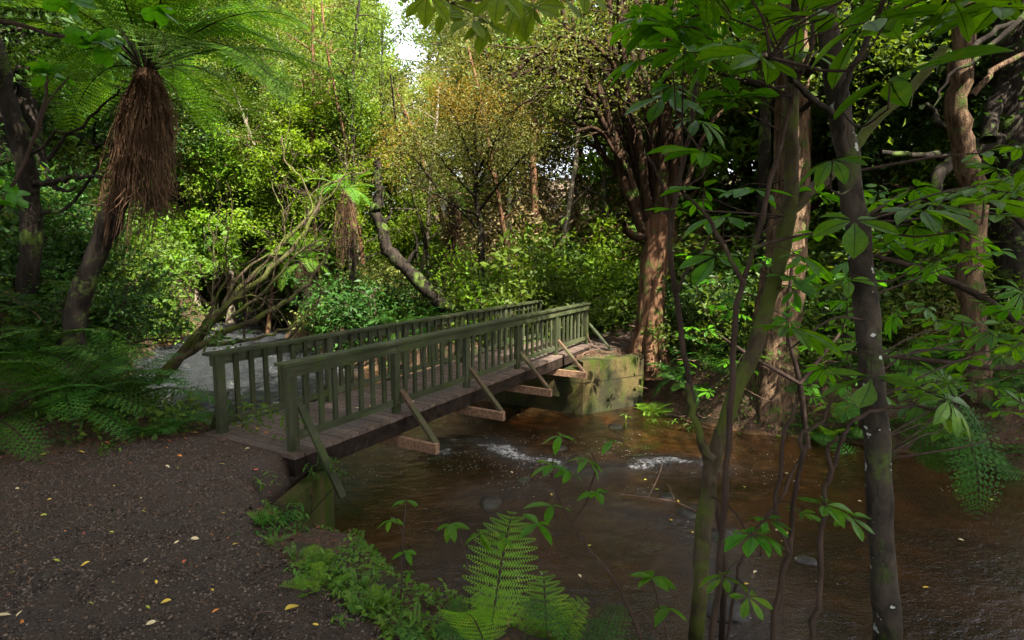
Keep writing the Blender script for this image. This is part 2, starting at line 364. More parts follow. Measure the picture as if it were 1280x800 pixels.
gl = N.n('ShaderNodeBsdfGlossy', {'Color': (1, 1, 1, 1), 'Roughness': .04, 'Normal': nb}).outputs[0]
fr = N.n('ShaderNodeFresnel', {'IOR': 1.33, 'Normal': nb}).outputs[0]
w = N.n('ShaderNodeMixShader', {0: fr, 1: body, 2: gl}).outputs[0]
foam = N.prin(Base_Color=(.55, .53, .5), Roughness=.6)
fn = N.noise(N.scl(o, (1, 1, 1)), 14, 7, .72, 1.2)
fm = N.mapr(N.math('ADD', N.math('MULTIPLY', fo, .21), N.math('ADD', N.math('MULTIPLY', fn, .6), N.math('MULTIPLY', N.noise(N.scl(o, (1, 1.5, 1)), 45, 5, .75, .8), .5))), .80, .92, 0, .85)
N.done(N.n('ShaderNodeMixShader', {0: fm, 1: w, 2: foam}).outputs[0]); M['water'] = m

# ------------------------------------------------------------------ ground, path, water
def grid_obj(name, X, Y, Z, material, smooth=True, keep=None, attrs=None):
    ny, nx = X.shape; V = np.stack([X, Y, Z], -1).reshape(-1, 3)
    i = np.arange(ny-1)[:, None]*nx; j = np.arange(nx-1)[None]
    Q = np.stack([i+j, i+j+1, i+nx+j+1, i+nx+j], -1).reshape(-1, 4)
    if keep is not None: Q = Q[keep.reshape(-1)]
    mb = MB().add(V, Q); o = obj(name, mb, material, smooth=smooth)
    for k, a in (attrs or {}).items():
        t = o.data.attributes.new(k, 'FLOAT', 'POINT'); t.data.foreach_set('value', a.astype(np.float32).ravel())
    return o
u = np.linspace(-1, 1, 420); xs = 14*u+290*np.sign(u)*np.abs(u)**7; ys = 9+15*u+290*np.sign(u)*np.abs(u)**7
X, Y = np.meshgrid(xs, ys); Z = height(X, Y)+.05*fbm(X*3, Y*3, 3, 77)*.6
tag(grid_obj('ground', X, Y, Z, M['ground']), None, None, kind='structure')

A0 = np.array([-2.40, 6.02]); AX = np.array([.564, 1.]); AX /= np.linalg.norm(AX); NX = np.array([-AX[1], AX[0]]); BAY = 1.687; W = 1.22
def bp(s, t, z): q = A0+AX*s+NX*t; return np.array([q[0], q[1], z])
BEND = 5*BAY
def path_poly():
    R = [ground(*p)[:2] for p in ((312, 640), (322, 668), (352, 700), (412, 745), (480, 800))]
    L = [ground(*p)[:2] for p in ((262, 543), (225, 550), (160, 556), (100, 562), (0, 585))]
    a = bp(.15, -.12, 0)[:2]; b = bp(.15, W+.1, 0)[:2]
    return [tuple(b), tuple(a)]+[tuple(bp(-.5, -.35, 0)[:2])]+[tuple(r) for r in R]+[(.1, 1.2), (.6, -3), (-9, -3), (-9, 3.6)]+[tuple(l) for l in L[::-1]]
PP = path_poly()
PF = [tuple(bp(BEND-.3, -.1, 0)[:2]), tuple(bp(BEND-.3, W+.1, 0)[:2]), tuple(bp(BEND+1.5, W+.2, 0)[:2]), (3.2, 16), (5.2, 18), (8, 19.5), (8.6, 18.4), (5.5, 16.4), (3.9, 14.6), tuple(bp(BEND+.3, -.7, 0)[:2])]
def path_mesh(name, P, step):
    P = np.array(P); x0, y0 = P.min(0)-.1; x1, y1 = P.max(0)+.1
    X, Y = np.meshgrid(np.arange(x0, x1, step), np.arange(y0, y1, step))
    cx = (X[:-1, :-1]+step/2); cy = (Y[:-1, :-1]+step/2)
    jx = cx+.16*fbm(cx*3, cy*3, 3, 3); jy = cy+.16*fbm(cx*3+7, cy*3, 3, 4)
    keep = inside(jx, jy, P)
    Z = height(X, Y)+.022+.012*fbm(X*9, Y*9, 3, 13)
    # path edge sinks into the floor so it has no visible lip
    e = seg_d(X, Y, list(map(tuple, P))+[tuple(P[0])]); Z -= .05*(1-sstep(e/.22))*(~inside(X, Y, P)*1.)+.0
    return grid_obj(name, X, Y, Z, M['path'], keep=keep)
tag(path_mesh('path', PP, .045), None, None, kind='structure')
tag(path_mesh('path', PF, .09), None, None, kind='structure')

X, Y = np.meshgrid(np.arange(-18, 18, .085), np.arange(1.8, 38, .085))
rif = np.array([on(545, 560, ZW)[:2], on(600, 552, ZW)[:2], on(660, 572, ZW)[:2], on(740, 588, ZW)[:2], on(820, 575, ZW)[:2], on(885, 580, ZW)[:2]])
wx = X+.35*fbm(X*1.7, Y*1.7, 3, 71); wy = Y+.45*fbm(X*1.7+5, Y*1.7, 3, 72); dr = seg_d(wx, wy, list(map(tuple, rif))); gate = sstep(.68+2.2*fbm(X*1.4, Y*1.4, 3, 73))
fl = (X*.72-Y*.69); fc = (X*.69+Y*.72); strk = sstep(.45+1.9*fbm(fc*2.6, fl*.8, 4, 74))
r2 = np.array([on(790, 640, ZW)[:2], on(860, 660, ZW)[:2], on(900, 720, ZW)[:2], on(930, 800, ZW)[:2]]); dr2 = seg_d(X, Y, list(map(tuple, r2)))
r3 = np.array([on(600, 620, ZW)[:2], on(660, 612, ZW)[:2]]); dr3 = seg_d(X, Y, list(map(tuple, r3)))
up = sstep((-X-3.2)/2.)*sstep((Y-8)/1.5)
foam = np.clip(1.25*np.exp(-(dr/.17)**2)*gate+.45*np.exp(-(dr/.6)**2)*gate+.75*np.exp(-(dr2/.35)**2)+.6*np.exp(-(dr3/.25)**2)+.95*up*strk, 0, 1.3)
rough = np.clip(.10+.9*up+.8*np.exp(-(dr/.45)**2)+.6*np.exp(-(dr2/.5)**2)+.5*np.exp(-(dr3/.4)**2), 0, 1)
Z = ZW+rough*.05*fbm(X*2.4+.5*Y, Y*3.2, 4, 41)+up*.2*fbm(fc*1.1, fl*2.2, 3, 75)+.004*fbm(X*3, Y*5, 3, 51)+.035*np.exp(-(dr/.22)**2)
tag(grid_obj('water', X, Y, Z, M['water'], attrs={'foam': foam, 'rough': rough}), None, None, kind='structure')

rng = np.random.default_rng(7)
# bubbles and flecks of foam drifting downstream of the riffle
mb = MB(); n = 9000; x = rng.uniform(-4.5, 8, n); y = rng.uniform(3.5, 12, n); k = inside(x, y, POLY) & (fbm(x*1.1, y*2.2, 4, 81)+.35*np.exp(-((y-9.2)/1.6)**2)+.1*(x < 1) > .25+.5*rng.random(n)+.06*np.clip(x-2, 0, 4)); x, y = x[k], y[k]; n = len(x)
DISC = (np.array([(0, 0, 0)]+[(math.cos(a), math.sin(a), 0) for a in np.arange(6)*PI/3]), np.array([(0, 1, 2, 3), (0, 3, 4, 5), (0, 5, 6, 1)]))
scatter(mb, DISC[0], DISC[1], frames(rng, n, 1, .04), np.stack([x, y, np.full(n, ZW+.018)], 1), rng.uniform(.003, .010, n), .5)
tag(obj('foam', mb, plainmat('foam', (.42, .38, .32), .6)), None, None, kind='stuff')
def ico(rng, n=10):        # lumpy stone template from a quad sphere
    V = []; Q = []; m = 8
    for i in range(n+1):
        for j in range(m*2):
            th = PI*i/n; ph = PI*j/m; V.append((math.sin(th)*math.cos(ph), math.sin(th)*math.sin(ph), math.cos(th)))
    for i in range(n):
        for j in range(m*2):
            k = (j+1) % (m*2); Q.append((i*2*m+j, (i+1)*2*m+j, (i+1)*2*m+k, i*2*m+k))
    V = np.array(V); d = 1+.5*fbm(V[:, 0]*1.3+rng.random()*9+V[:, 2], V[:, 1]*1.3+V[:, 2]*.7, 3, int(rng.integers(99)))
    return V*d[:, None], np.array(Q)
# rocks in the stream
rocks = [(612,628,.20,'dark wet rock breaking the surface below the riffle'),(655,600,.15,'small wet rock at the tail of the white riffle'),(862,640,.2,'flat dark rock just left of the mossy sapling'),
 (905,668,.24,'low wet rock under the leafy twig between the saplings'),(835,620,.14,'small pale-edged stone beside the fallen twig in the stream'),(560,556,.13,'small rock under the end of the nearest outrigger'),
 (700,560,.16,'dark rock close to the foot of the far abutment'),(800,578,.15,'stone in the shallow run right of the far abutment'),(905,760,.26,'largest wet rock at the bottom edge between two stems'),
 (770,533,.2,'reddish stone at the waterline of the mossy wall'),(298,470,.3,'rock in the upstream rapids seen through the far railing'),(245,515,.22,'rock in the rapids beside the dark fern bank'),(320,415,.4,'rock far upstream below the leaning branches'),(1010,700,.14,'small stone between the thin dark stems')]
for x, y, r, lb in rocks:
    p = on(x, y, ZW); V, Q = ico(rng); mb = MB().add(V*np.array([r, r*.8, r*.3])@rotz(rng.random()*6).T+p+[0, 0, -.02], Q)
    tag(obj('rock', mb, M['rock'], smooth=True), lb, 'rock', 'rocks in the stream')

# gravel on the path (uncountable)
OCT = (np.array([(1,0,0),(0,1,0),(-1,0,0),(0,-1,0),(0,0,.7),(0,0,-.7)]), np.array([(0,1,4,4),(1,2,4,4),(2,3,4,4),(3,0,4,4),(1,0,5,5),(2,1,5,5),(3,2,5,5),(0,3,5,5)]))
def in_poly_pts(rng, P, n, lo=None):
    P = np.array(P); x0, y0 = P.min(0); x1, y1 = P.max(0)
    if lo: x0, x1, y0, y1 = lo
    X = rng.uniform(x0, x1, n); Y = rng.uniform(y0, y1, n); k = inside(X, Y, P); return X[k], Y[k]
x, y = in_poly_pts(rng, PP, 90000, (-5.5, .3, 1.2, 6.5)); mb = MB(); n = len(x)
scatter(mb, OCT[0], OCT[1], frames(rng, n, 1, .5), np.stack([x, y, height(x, y)+.022], 1), rng.uniform(.003, .008, n)*rng.choice([1, 1, 1, 1.7], n), rng.random(n)**1.6)
tag(obj('gravel', mb, M['gravel']), None, None, kind='stuff')

# ------------------------------------------------------------------ bridge
M['outrigger'] = plainmat('lightened_brown_timber', (.17, .10, .06), .85, .45, 22, .006, .1)  # brown timber with light painted into its colour so shaded outriggers show
br = thing('footbridge', 'narrow green timber footbridge with slatted railings across the brown stream', 'bridge', bp(0, 0, 0))
mb = MB(); s = -.12
while s < BEND+.15:
    mb.beam(bp(s+.065, -.17, -.005+rng.normal(0, .002)), bp(s+.065, W+.2, -.005+rng.normal(0, .002)), .128, .045, v=rng.random()); s += .137
obj('deck', mb, M['deck'], br)
for t in (-.10, W*.5, W+.10):
    obj('beam', MB().beam(bp(-.1, t, -.13), bp(BEND+.1, t, -.13), .10, .20), M['beam'], br)
for sd_, t, o_ in ((-1, 0, -1), (1, W, 1)):
    e = -.05 if sd_ < 0 else -.1
    obj('handrail', MB().beam(bp(-.14, t+.02*o_, .985), bp(BEND+.06, t+.02*o_, .985), .17, .034), M['rail'], br)
    obj('rail_board', MB().beam(bp(-.08, t+.045*o_, .90), bp(BEND+.04, t+.045*o_, .90), .042, .12), M['rail'], br)
    for i in range(6):
        zb = -.30 if i not in (0, 5) else -.16
        obj('post', MB().beam(bp(i*BAY, t+.012*o_, zb), bp(i*BAY, t+.012*o_, .966), .075, .11, up=(AX[0], AX[1], 0)), M['timber'], br)
        for zz in (.90, .16, -.04):
            if zb < zz: obj('bolt', MB().tube([bp(i*BAY, t+.06*o_, zz), bp(i*BAY, t+.078*o_, zz)], [.014, .011], 6).tube([bp(i*BAY, t+.0775*o_, zz), bp(i*BAY, t+.0785*o_, zz)], [.011, .0005], 6), M['twig'], br)
        # outrigger under the deck and the brace that rises from its tip
        if i in (0, 5):
            q = bp(i*BAY, t+.72*o_, 0); zt = -.42 if i == 0 else -.12
            obj('brace', MB().beam(bp(i*BAY+.09, t+.045*o_, .50), bp(i*BAY+.09, t+.64*o_, zt), .035, .085, up=(AX[0], AX[1], 0)), M['timber'], br)
        else:
            obj('outrigger', MB().beam(bp(i*BAY-.085, t-.3*o_, -.335), bp(i*BAY-.085, t+.76*o_, -.335), .075, .13), M['outrigger'], br)
            obj('brace', MB().beam(bp(i*BAY+.08, t+.03*o_, .32), bp(i*BAY-.03, t+.70*o_, -.30), .04, .09, up=(AX[0], AX[1], 0)), M['bracewood'], br)
        if i < 5:
            obj('bottom_rail', MB().beam(bp(i*BAY+.06, t, .16), bp((i+1)*BAY-.06, t, .16), .042, .085), M['rail'], br)
            for k in range(7):
                ss = i*BAY+BAY*(k+1)/8+rng.normal(0, .004)
                obj('baluster', MB().beam(bp(ss, t-.002*o_, .20), bp(ss+rng.normal(0, .004), t-.002*o_, .966), .032, .062, up=(AX[0], AX[1], 0)), M['timber'], br)

# abutments: thick concrete walls, prisms from plan outlines
def prism(mb, P, z0, z1):
    n = len(P); z1 = [z1]*n if np.isscalar(z1) else z1
    V = [(x, y, z0) for x, y in P]+[(x, y, z) for (x, y), z in zip(P, z1)]
    c = np.mean(P, 0); V += [(c[0], c[1], np.mean(z1))]
    Q = [(i, (i+1) % n, n+(i+1) % n, n+i) for i in range(n)]+[(n+i, n+(i+1) % n, 2*n, 2*n) for i in range(n)]
    return mb.add(V, Q)
def bevel(o, w):
    md = o.modifiers.new('bevel', 'BEVEL'); md.width = w; md.segments = 2; md.limit_method = 'ANGLE'
dn = np.array([-c2[1]+c1[1], c2[0]-c1[0]]); dn /= np.linalg.norm(dn); c3 = c1+NX*2.6
o = obj('far_abutment', prism(prism(MB(), [tuple(c1), tuple(c2), tuple(c2+dn*.28), tuple(c1+dn*.28+AX*.1)], -1.9, -.12), [tuple(c1+NX*.002+AX*.004), tuple(c1+AX*.5), tuple(c3+AX*.5), tuple(c3)], -1.9, -.318), M['concrete'])
o.name = 'abutment'; tag(o, 'mossy sunlit concrete abutment wall under the far end of the footbridge', 'retaining wall')
n1 = on(416, 582, -.30)[:2]; n2 = on(335, 650, -.22)[:2]
dd = n2-n1; dd /= np.linalg.norm(dd); nn = np.array([dd[1], -dd[0]]);
if nn[0] > 0: nn = -nn
n3 = n1+NX*2.4
o = obj('abutment', prism(prism(MB(), [tuple(n1), tuple(n2), tuple(n2+nn*.16), tuple(n1+nn*.16)], -1.9, [-.30, -.24, -.24, -.30]), [tuple(n1-AX*.2+NX*.01), tuple(n1+NX*.002), tuple(n3), tuple(n3-AX*.2)], -1.9, -.317), M['concrete'])
tag(o, 'dark concrete abutment wall green with algae under the near end of the footbridge', 'retaining wall')

# ------------------------------------------------------------------ fern fronds
def frond(L=1., W_=.28, npin=20, npl=9, el=60, droop=1.1, r=.006, fwd=.25, hang=.25, start=.12, v0=.4, rng=rng):
    """returns (blade MB, stalk MB) in local coords, leaving the origin towards +X"""
    n = 26; a = rad(el); P = [np.zeros(3)]; T = []
    for i in range(n):
        t = i/n; aa = a-droop*t**1.2*1.6; d = np.array([math.cos(aa), 0, math.sin(aa)]); T.append(d); P.append(P[-1]+d*L/n)
    P = np.array(P); T.append(T[-1]); T = np.array(T)
    st = MB().tube(P, np.linspace(r, r*.25, n+1), 4)
    bl = MB(); Y_ = np.array([0, 1., 0])
    for i in range(npin):
        t = start+(1-start)*(i+.5)/npin; k = t*n; k0 = int(k); p = P[k0]*(1-k+k0)+P[min(n, k0+1)]*(k-k0); d = T[k0]; nrm = np.cross(d, Y_)*-1
        q = (t-start)/(1-start); w = W_*(math.sin(PI*(q*.80+.18))**.8)*(1 if q < .9 else .7)
        for sgn in (-1, 1):
            dp = Y_*sgn+d*fwd*(1+q)-np.array([0, 0, hang*rng.uniform(.7, 1.3)]); dp /= np.linalg.norm(dp)
            up = nrm-(nrm@dp)*dp; up /= np.linalg.norm(up)+1e-9; sd2 = np.cross(up, dp); vv = np.clip(v0+rng.normal(0, .15), 0, 1)
            if npl <= 1:
                h = (1-start)*L/npin*.48
                V = [p, p+dp*w*.35+sd2*h, p+dp*w-up*w*.1, p+dp*w*.35-sd2*h]; bl.add(V, [(0, 1, 2, 3)], vv); continue
            sp = w/npl; Vs = []; Qs = []
            for j in range(npl):
                tt = (j+.6)/npl; b = p+dp*w*tt-up*w*.22*tt*tt; l = min(.30*w, (1-start)*L/npin*.85)*(1-tt)**.6+.002
                for s2 in (-1, 1):
                    e = sd2*s2+dp*.35; e /= np.linalg.norm(e); m_ = b+e*l*.45
                    c = len(Vs); Vs += [b-dp*sp*.30, m_-dp*sp*.42+up*.001, b+e*l-up*l*.15, m_+dp*sp*.42]; Qs.append((c, c+1, c+2, c+3))
            bl.add(Vs, Qs, vv)
    return bl, st
def fern_plant(name, label, cat, fr, n, loc, mat_, elr=(25, 75), sc=1., seed=0, group=None, crown=.02, az=None, merge=False, smat=None):
    """an Empty with one child per frond"""
    r_ = np.random.default_rng(seed); t = thing(name, label, cat, loc, group)
    for i in range(n):
        me, ms = fr[i % len(fr)]
        a = (i*2.4+r_.normal(0, .25)) if az is None else az[i % len(az)]+r_.normal(0, .1)
        e = rad(r_.uniform(*elr)); s_ = sc*r_.uniform(.8, 1.15)
        o = bpy.data.objects.new('frond', me); COL.objects.link(o); o.parent = t
        o.rotation_euler = (r_.normal(0, .15), -(e-rad(45)), a); o.scale = (s_,)*3; o.location = (math.cos(a)*crown, math.sin(a)*crown, 0)
        q = bpy.data.objects.new('stalk', ms); COL.objects.link(q); q.parent = o
    return t
def frond_meshes(material, smat, **kw):
    bl, st = frond(**kw); return mesh_of('frond', bl, material), mesh_of('stalk', st, smat)
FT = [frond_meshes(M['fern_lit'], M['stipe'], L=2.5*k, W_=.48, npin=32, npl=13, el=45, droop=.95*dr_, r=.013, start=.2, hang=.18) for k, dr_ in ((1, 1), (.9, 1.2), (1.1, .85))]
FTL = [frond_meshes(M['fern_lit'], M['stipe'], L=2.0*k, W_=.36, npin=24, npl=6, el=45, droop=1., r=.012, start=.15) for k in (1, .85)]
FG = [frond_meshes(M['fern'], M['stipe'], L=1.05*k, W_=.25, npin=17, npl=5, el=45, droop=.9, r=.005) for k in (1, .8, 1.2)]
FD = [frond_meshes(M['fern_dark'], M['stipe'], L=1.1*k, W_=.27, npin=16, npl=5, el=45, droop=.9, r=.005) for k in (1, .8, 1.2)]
FL = [frond_meshes(M['fern_pale'], M['stipe'], L=.55*k, W_=.15, npin=13, npl=13, el=45, droop=.55, r=.003, start=.15, hang=.05, fwd=.12) for k in (1, .85)]

FK = [frond_meshes(M['herb'], M['stipe'], L=.5*k, W_=.062, npin=15, npl=1, el=45, droop=.75, r=.0025, start=.1, hang=.1) for k in (1, .8)]
# tree ferns with a skirt of dead fronds
def tree_fern(label, trunk, rt, skirt_len, skirt_r, nfr, fr, sc=1., seed=1, dens=260, elr=(-5, 85), group='tree ferns'):
    r_ = np.random.default_rng(seed); trunk = smoothp(trunk, 4); base = trunk[0]; top = trunk[-1]
    t = thing('tree_fern', label, 'tree fern', base, group)
    rr = np.linspace(rt*1.25, rt*.8, len(trunk))*(1+.08*r_.normal(size=len(trunk)))
    obj('trunk', MB().tube(trunk, rr, 12), M['bark_dark'], t, smooth=True)
    if skirt_len > 0:
        mb = MB()
        for i in range(dens):
            a = r_.random()*2*PI; L = skirt_len*(r_.uniform(.35, 1.0) if r_.random() < .8 else r_.uniform(.9, 1.35)); rad_ = skirt_r*(r_.random()**.45); n = 9; ww = r_.normal(0, .009 if i % 5 else .028, (n+1, 2)).cumsum(0)*1.0
            s_ = np.linspace(0, 1, n+1); R_ = rad_*(1.25 if i % 9 == 0 else 1.)*(.20+.80*np.minimum(1, s_*1.25)**.85); ax = np.array([.55*top[k]+.45*np.interp(top[2]-L*q, trunk[:, 2], trunk[:, k]) for q in s_ for k in (0, 1)]).reshape(-1, 2)
            P = np.stack([ax[:, 0]+math.cos(a)*R_+ww[:, 0], ax[:, 1]+math.sin(a)*R_+ww[:, 1], top[2]+.05-L*s_], 1)
            mb.tube(P, r_.uniform(.004, .010)*np.linspace(1.1, .4, n+1), 3)
        for i in range(dens//2):   # broken stubs and dead leaflets
            a = r_.random()*2*PI; zz = top[2]-skirt_len*r_.random()*.95; f_ = (top[2]-zz)/skirt_len; q_ = .20+.80*min(1, f_*1.25)**.85; p = np.array([.55*top[k]+.45*np.interp(zz, trunk[:, 2], trunk[:, k]) for k in (0, 1)]+[zz])+np.array([math.cos(a), math.sin(a), 0])*skirt_r*q_*r_.uniform(.8, 1.08)
            mb.tube(walk(r_, p, (math.cos(a)*.35+r_.normal(0, .2), math.sin(a)*.35+r_.normal(0, .2), -1), r_.uniform(.12, .4), 4, .2), np.linspace(.006, .002, 5), 3)
        obj('skirt', mb, M['skirt'], t)
    for i in range(nfr):
        me, ms = fr[i % len(fr)]; a = i*2.4+r_.normal(0, .2); q = (i+.5)/nfr; e = rad(elr[1]+(elr[0]-elr[1])*q**.9+r_.normal(0, 5)); s_ = sc*r_.uniform(.85, 1.1)
        o = bpy.data.objects.new('frond', me); COL.objects.link(o); o.parent = t
        o.rotation_euler = (r_.normal(0, .12), -(e-rad(45)), a); o.scale = (s_,)*3; o.location = [float(c) for c in top-base+np.array([math.cos(a)*.06, math.sin(a)*.06, .05])]
        qq = bpy.data.objects.new('stalk', ms); COL.objects.link(qq); qq.parent = o
    return t
y0 = 7.6; b = at(92, 415, y0)
tree_fern('tall tree fern on the left bank with a long brown skirt of dead fronds', [at(90, 430, y0), at(100, 370, y0), at(128, 300, y0), at(158, 220, y0), at(178, 140, y0), at(184, 92, y0)], .12, 1.75, .37, 36, FT, 1.0, 3, 760, (24, 86))
y0 = 27.5
tree_fern('small bright tree fern above the upstream water, left of the leaning bare branches', [at(268, 400, y0), at(268, 330, y0), at(263, 288, y0)], .2, 1.7, .5, 18, FTL, 1.15, 4, 200)
y0 = 19.5
tree_fern('low tree fern on the upstream bank right of the leaning bare branches', [at(388, 412, y0), at(385, 370, y0), at(380, 330, y0)], .17, .8, .3, 16, FTL, .85, 5, 140)
y0 = 21.
tree_fern('tree fern with a shaggy dark skirt behind the middle of the footbridge', [at(566, 385, y0), at(568, 320, y0), at(566, 245, y0)], .22, 3.3, .42, 12, FTL, .7, 6, 300, (0, 60))
y0 = 18.5
tree_fern('slim tree fern with a ragged brown skirt beside the leaning dark trunk', [at(444, 398, y0), at(438, 320, y0), at(432, 240, y0)], .11, 1.9, .36, 14, FTL, .75, 7, 240, (0, 60))

# ------------------------------------------------------------------ generic trees (prototypes copied over the wood)
SPECS = dict(
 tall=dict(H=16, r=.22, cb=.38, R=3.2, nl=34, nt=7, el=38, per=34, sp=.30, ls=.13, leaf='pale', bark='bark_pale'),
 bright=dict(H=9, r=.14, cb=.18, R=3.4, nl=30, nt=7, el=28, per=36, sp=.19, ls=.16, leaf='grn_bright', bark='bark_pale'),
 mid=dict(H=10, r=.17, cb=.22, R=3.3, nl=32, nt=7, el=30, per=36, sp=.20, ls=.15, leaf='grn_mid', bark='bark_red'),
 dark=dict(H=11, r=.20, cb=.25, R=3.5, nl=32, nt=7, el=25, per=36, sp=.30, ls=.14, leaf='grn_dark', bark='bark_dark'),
 over=dict(H=16, r=.24, cb=.26, R=4.6, nl=34, nt=7, el=25, per=46, sp=.36, ls=.17, leaf='grn_dark', bark='bark_dark'),  # unseen added trees, crown density set for the shade they cast
 droop=dict(H=15, r=.20, cb=.3, R=2.9, nl=36, nt=8, el=25, g=-.06, gt=-.25, per=34, sp=.24, ls=.10, leaf='olive', bark='bark_pale'),
)
def make_tree(kind, seed, label, group):
    s = SPECS[kind]; r_ = np.random.default_rng(seed); t = thing('tree', label, 'tree', (0, 0, -60), group)
    tr = walk(r_, (0, 0, -.3), (0, 0, 1), s['H'], 14, .045, .03); rt = s['r']*(1-np.linspace(0, .93, 15)**1.1); rt[0] *= 1.5; rt[1] *= 1.12
    mb = MB().tube(tr, rt, 9); C = limbs(mb, r_, tr, rt, s); obj('trunk', mb, M[s['bark']], t, smooth=True, world=False)
    lb = MB(); leafcloud(lb, r_, C, s['per'], s['sp'], s['ls'], .7); obj('crown', lb, M[s['leaf']], t, world=False)
    return t
PROT = {k: [make_tree(k, 100+i*10+j, None, None) for j in range(2)] for i, k in enumerate(SPECS)}
used = set()
def place(kind, px, y, H, label, group, var=0, rz=None, x=None):
    p = PROT[kind][var]; s = H/SPECS[kind]['H']; X_ = gx(px, y) if x is None else x; r_ = np.random.default_rng(int(abs(X_*37+y*91)*10) % 99991)
    loc = (X_, y, hz(X_, y)); rz = r_.random()*6.28 if rz is None else rz
    t = dup(p, loc, rz, (s*r_.uniform(.9, 1.15), s*r_.uniform(.9, 1.15), s), label, group, (r_.normal(0, .03), r_.normal(0, .03)))
    return t
G1 = 'tall pale-trunked trees behind the footbridge'; G2 = 'bright green trees on the upstream bank'; G3 = 'dark trees closing the left side'; G4 = 'trees behind the saplings on the right'; G5 = 'drooping olive trees behind the bridge'; G6 = 'distant forest trees'
for a in [(285, 27, 15, 0), (325, 30, 19, 1), (372, 27, 16, 0), (398, 34, 20, 1), (450, 28, 10.5, 0), (345, 38, 22, 1), (240, 33, 17, 0), (545, 34, 11.5, 0), (505, 38, 12, 1)]:
    place('tall', a[0], a[1], a[2], 'tall pale-trunked tree with yellow-green foliage, left of the sky gap', G1, a[3])
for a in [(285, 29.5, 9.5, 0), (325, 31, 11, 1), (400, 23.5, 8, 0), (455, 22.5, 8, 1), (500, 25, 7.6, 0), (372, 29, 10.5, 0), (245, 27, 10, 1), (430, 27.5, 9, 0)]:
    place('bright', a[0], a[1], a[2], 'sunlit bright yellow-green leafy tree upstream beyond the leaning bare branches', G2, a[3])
for a in [(590, 27, 12, 0), (632, 25.5, 16, 1), (668, 24, 16, 0), (715, 23, 14, 1), (745, 26, 15, 0), (650, 31, 18, 1), (612, 31, 14, 0)]:
    place('droop', a[0], a[1], a[2], 'tall drooping olive-brown tree between the sky gap and the red-barked tree', G5, a[3])
for a in [(20, 11.5, 11, 0), (60, 14.5, 14, 1), (-60, 9.5, 10, 1), (130, 18, 13, 0), (200, 24, 12, 1), (10, 18, 14, 1), (-120, 12, 12, 0)]:
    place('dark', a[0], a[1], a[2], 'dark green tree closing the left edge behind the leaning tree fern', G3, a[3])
for a in [(875, 19, 13, 0), (935, 21, 15, 1), (1010, 18.5, 12.5, 0), (1085, 20, 15, 1), (1150, 16.5, 13, 0), (1240, 16.5, 14, 1), (1330, 14, 13, 0), (830, 21, 16, 1)]:
    place('mid', a[0], a[1], a[2], 'leafy mid-green tree in the wood behind the right-hand saplings', G4, a[3])
for a in [(1190, 12.8, 11, 1), (1300, 11.5, 11, 0), (1060, 21, 17, 0), (1180, 22, 18, 1), (960, 25, 19, 0), (1350, 19, 17, 1), (880, 26, 19, 1)]:
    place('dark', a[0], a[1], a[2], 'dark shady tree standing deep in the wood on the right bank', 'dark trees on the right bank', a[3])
k = 0
for y_, n_ in ((40, 12), (50, 13), (64, 14)):
    for i in range(n_):
        px_ = -80+1440*(i+.5*(k % 2))/n_; kind = ('tall', 'mid', 'droop', 'bright')[(i+k) % 4]
        if 430 < px_ < 580: H_ = y_*.27+1.5
        else: H_ = y_*.33+3+2*math.sin(i*2.1)
        place(kind, px_, y_+2*math.sin(i*1.7), H_, 'distant forest tree far behind the stream, half hidden by nearer trees', G6, i % 2); k += 1
# unseen trees added around the camera to shade the path and near water
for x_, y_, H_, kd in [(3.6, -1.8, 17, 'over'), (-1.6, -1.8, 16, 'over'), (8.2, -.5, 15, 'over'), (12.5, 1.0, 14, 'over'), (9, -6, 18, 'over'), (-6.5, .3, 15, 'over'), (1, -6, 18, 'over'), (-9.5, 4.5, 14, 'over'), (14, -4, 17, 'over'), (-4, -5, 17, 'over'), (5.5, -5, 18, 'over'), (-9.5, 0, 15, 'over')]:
    place(kd, 0, y_, H_, 'unseen tree added beside the viewpoint to shade the path', 'shading trees added around the viewpoint', 0, x=x_)
for L_ in PROT.values():
    for p in L_:
        for ch in list(p.children): bpy.data.objects.remove(ch)
        bpy.data.objects.remove(p)

# ------------------------------------------------------------------ shrubs
def make_shrub(seed, leaf, R=1., H=1.3, n=60, per=30, ls=.09, bark='bark_thin', sp=.13, tpl=LQ):
    r_ = np.random.default_rng(seed); t = thing('shrub', None, 'shrub', (0, 0, -60)); mb = MB(); C = []
    for i in range(9):
        a = i*2.4; d = (math.cos(a)*.7, math.sin(a)*.7, 1.0); B = walk(r_, (0, 0, -.1), d, H*r_.uniform(.7, 1.1), 6, .22, .0); mb.tube(B, np.linspace(.02, .006, 7), 4)
        for j in range(n//9):
            p = B[2+j % 5]; T = walk(r_, p, r_.normal(0, 1, 3)+[math.cos(a), math.sin(a), .3], R*.55*r_.uniform(.4, 1), 4, .25); mb.tube(T, np.linspace(.008, .003, 5), 3); C += [T[2], T[4]]
    obj('stem', mb, M[bark], t, world=False); lb = MB(); leafcloud(lb, r_, np.array(C), per, sp, ls, .8, tpl=tpl); obj('foliage', lb, M[leaf], t, world=False); return t
SH = dict(mid=make_shrub(1, 'grn_mid'), bright=make_shrub(2, 'grn_bright'), dark=make_shrub(3, 'grn_dark', ls=.08), tan=make_shrub(4, 'tan', R=1.2, H=1.8, ls=.05, per=60, sp=.16), olive=make_shrub(5, 'olive', ls=.07, per=40))
def shrub(kind, x, y, s, label, group):
    r_ = np.random.default_rng(int(abs(x*77+y*31)*10) % 9973)
    return dup(SH[kind], (x, y, hz(x, y)), r_.random()*6.28, (s*r_.uniform(.85, 1.2), s*r_.uniform(.85, 1.2), s*r_.uniform(.85, 1.2)), label, group)
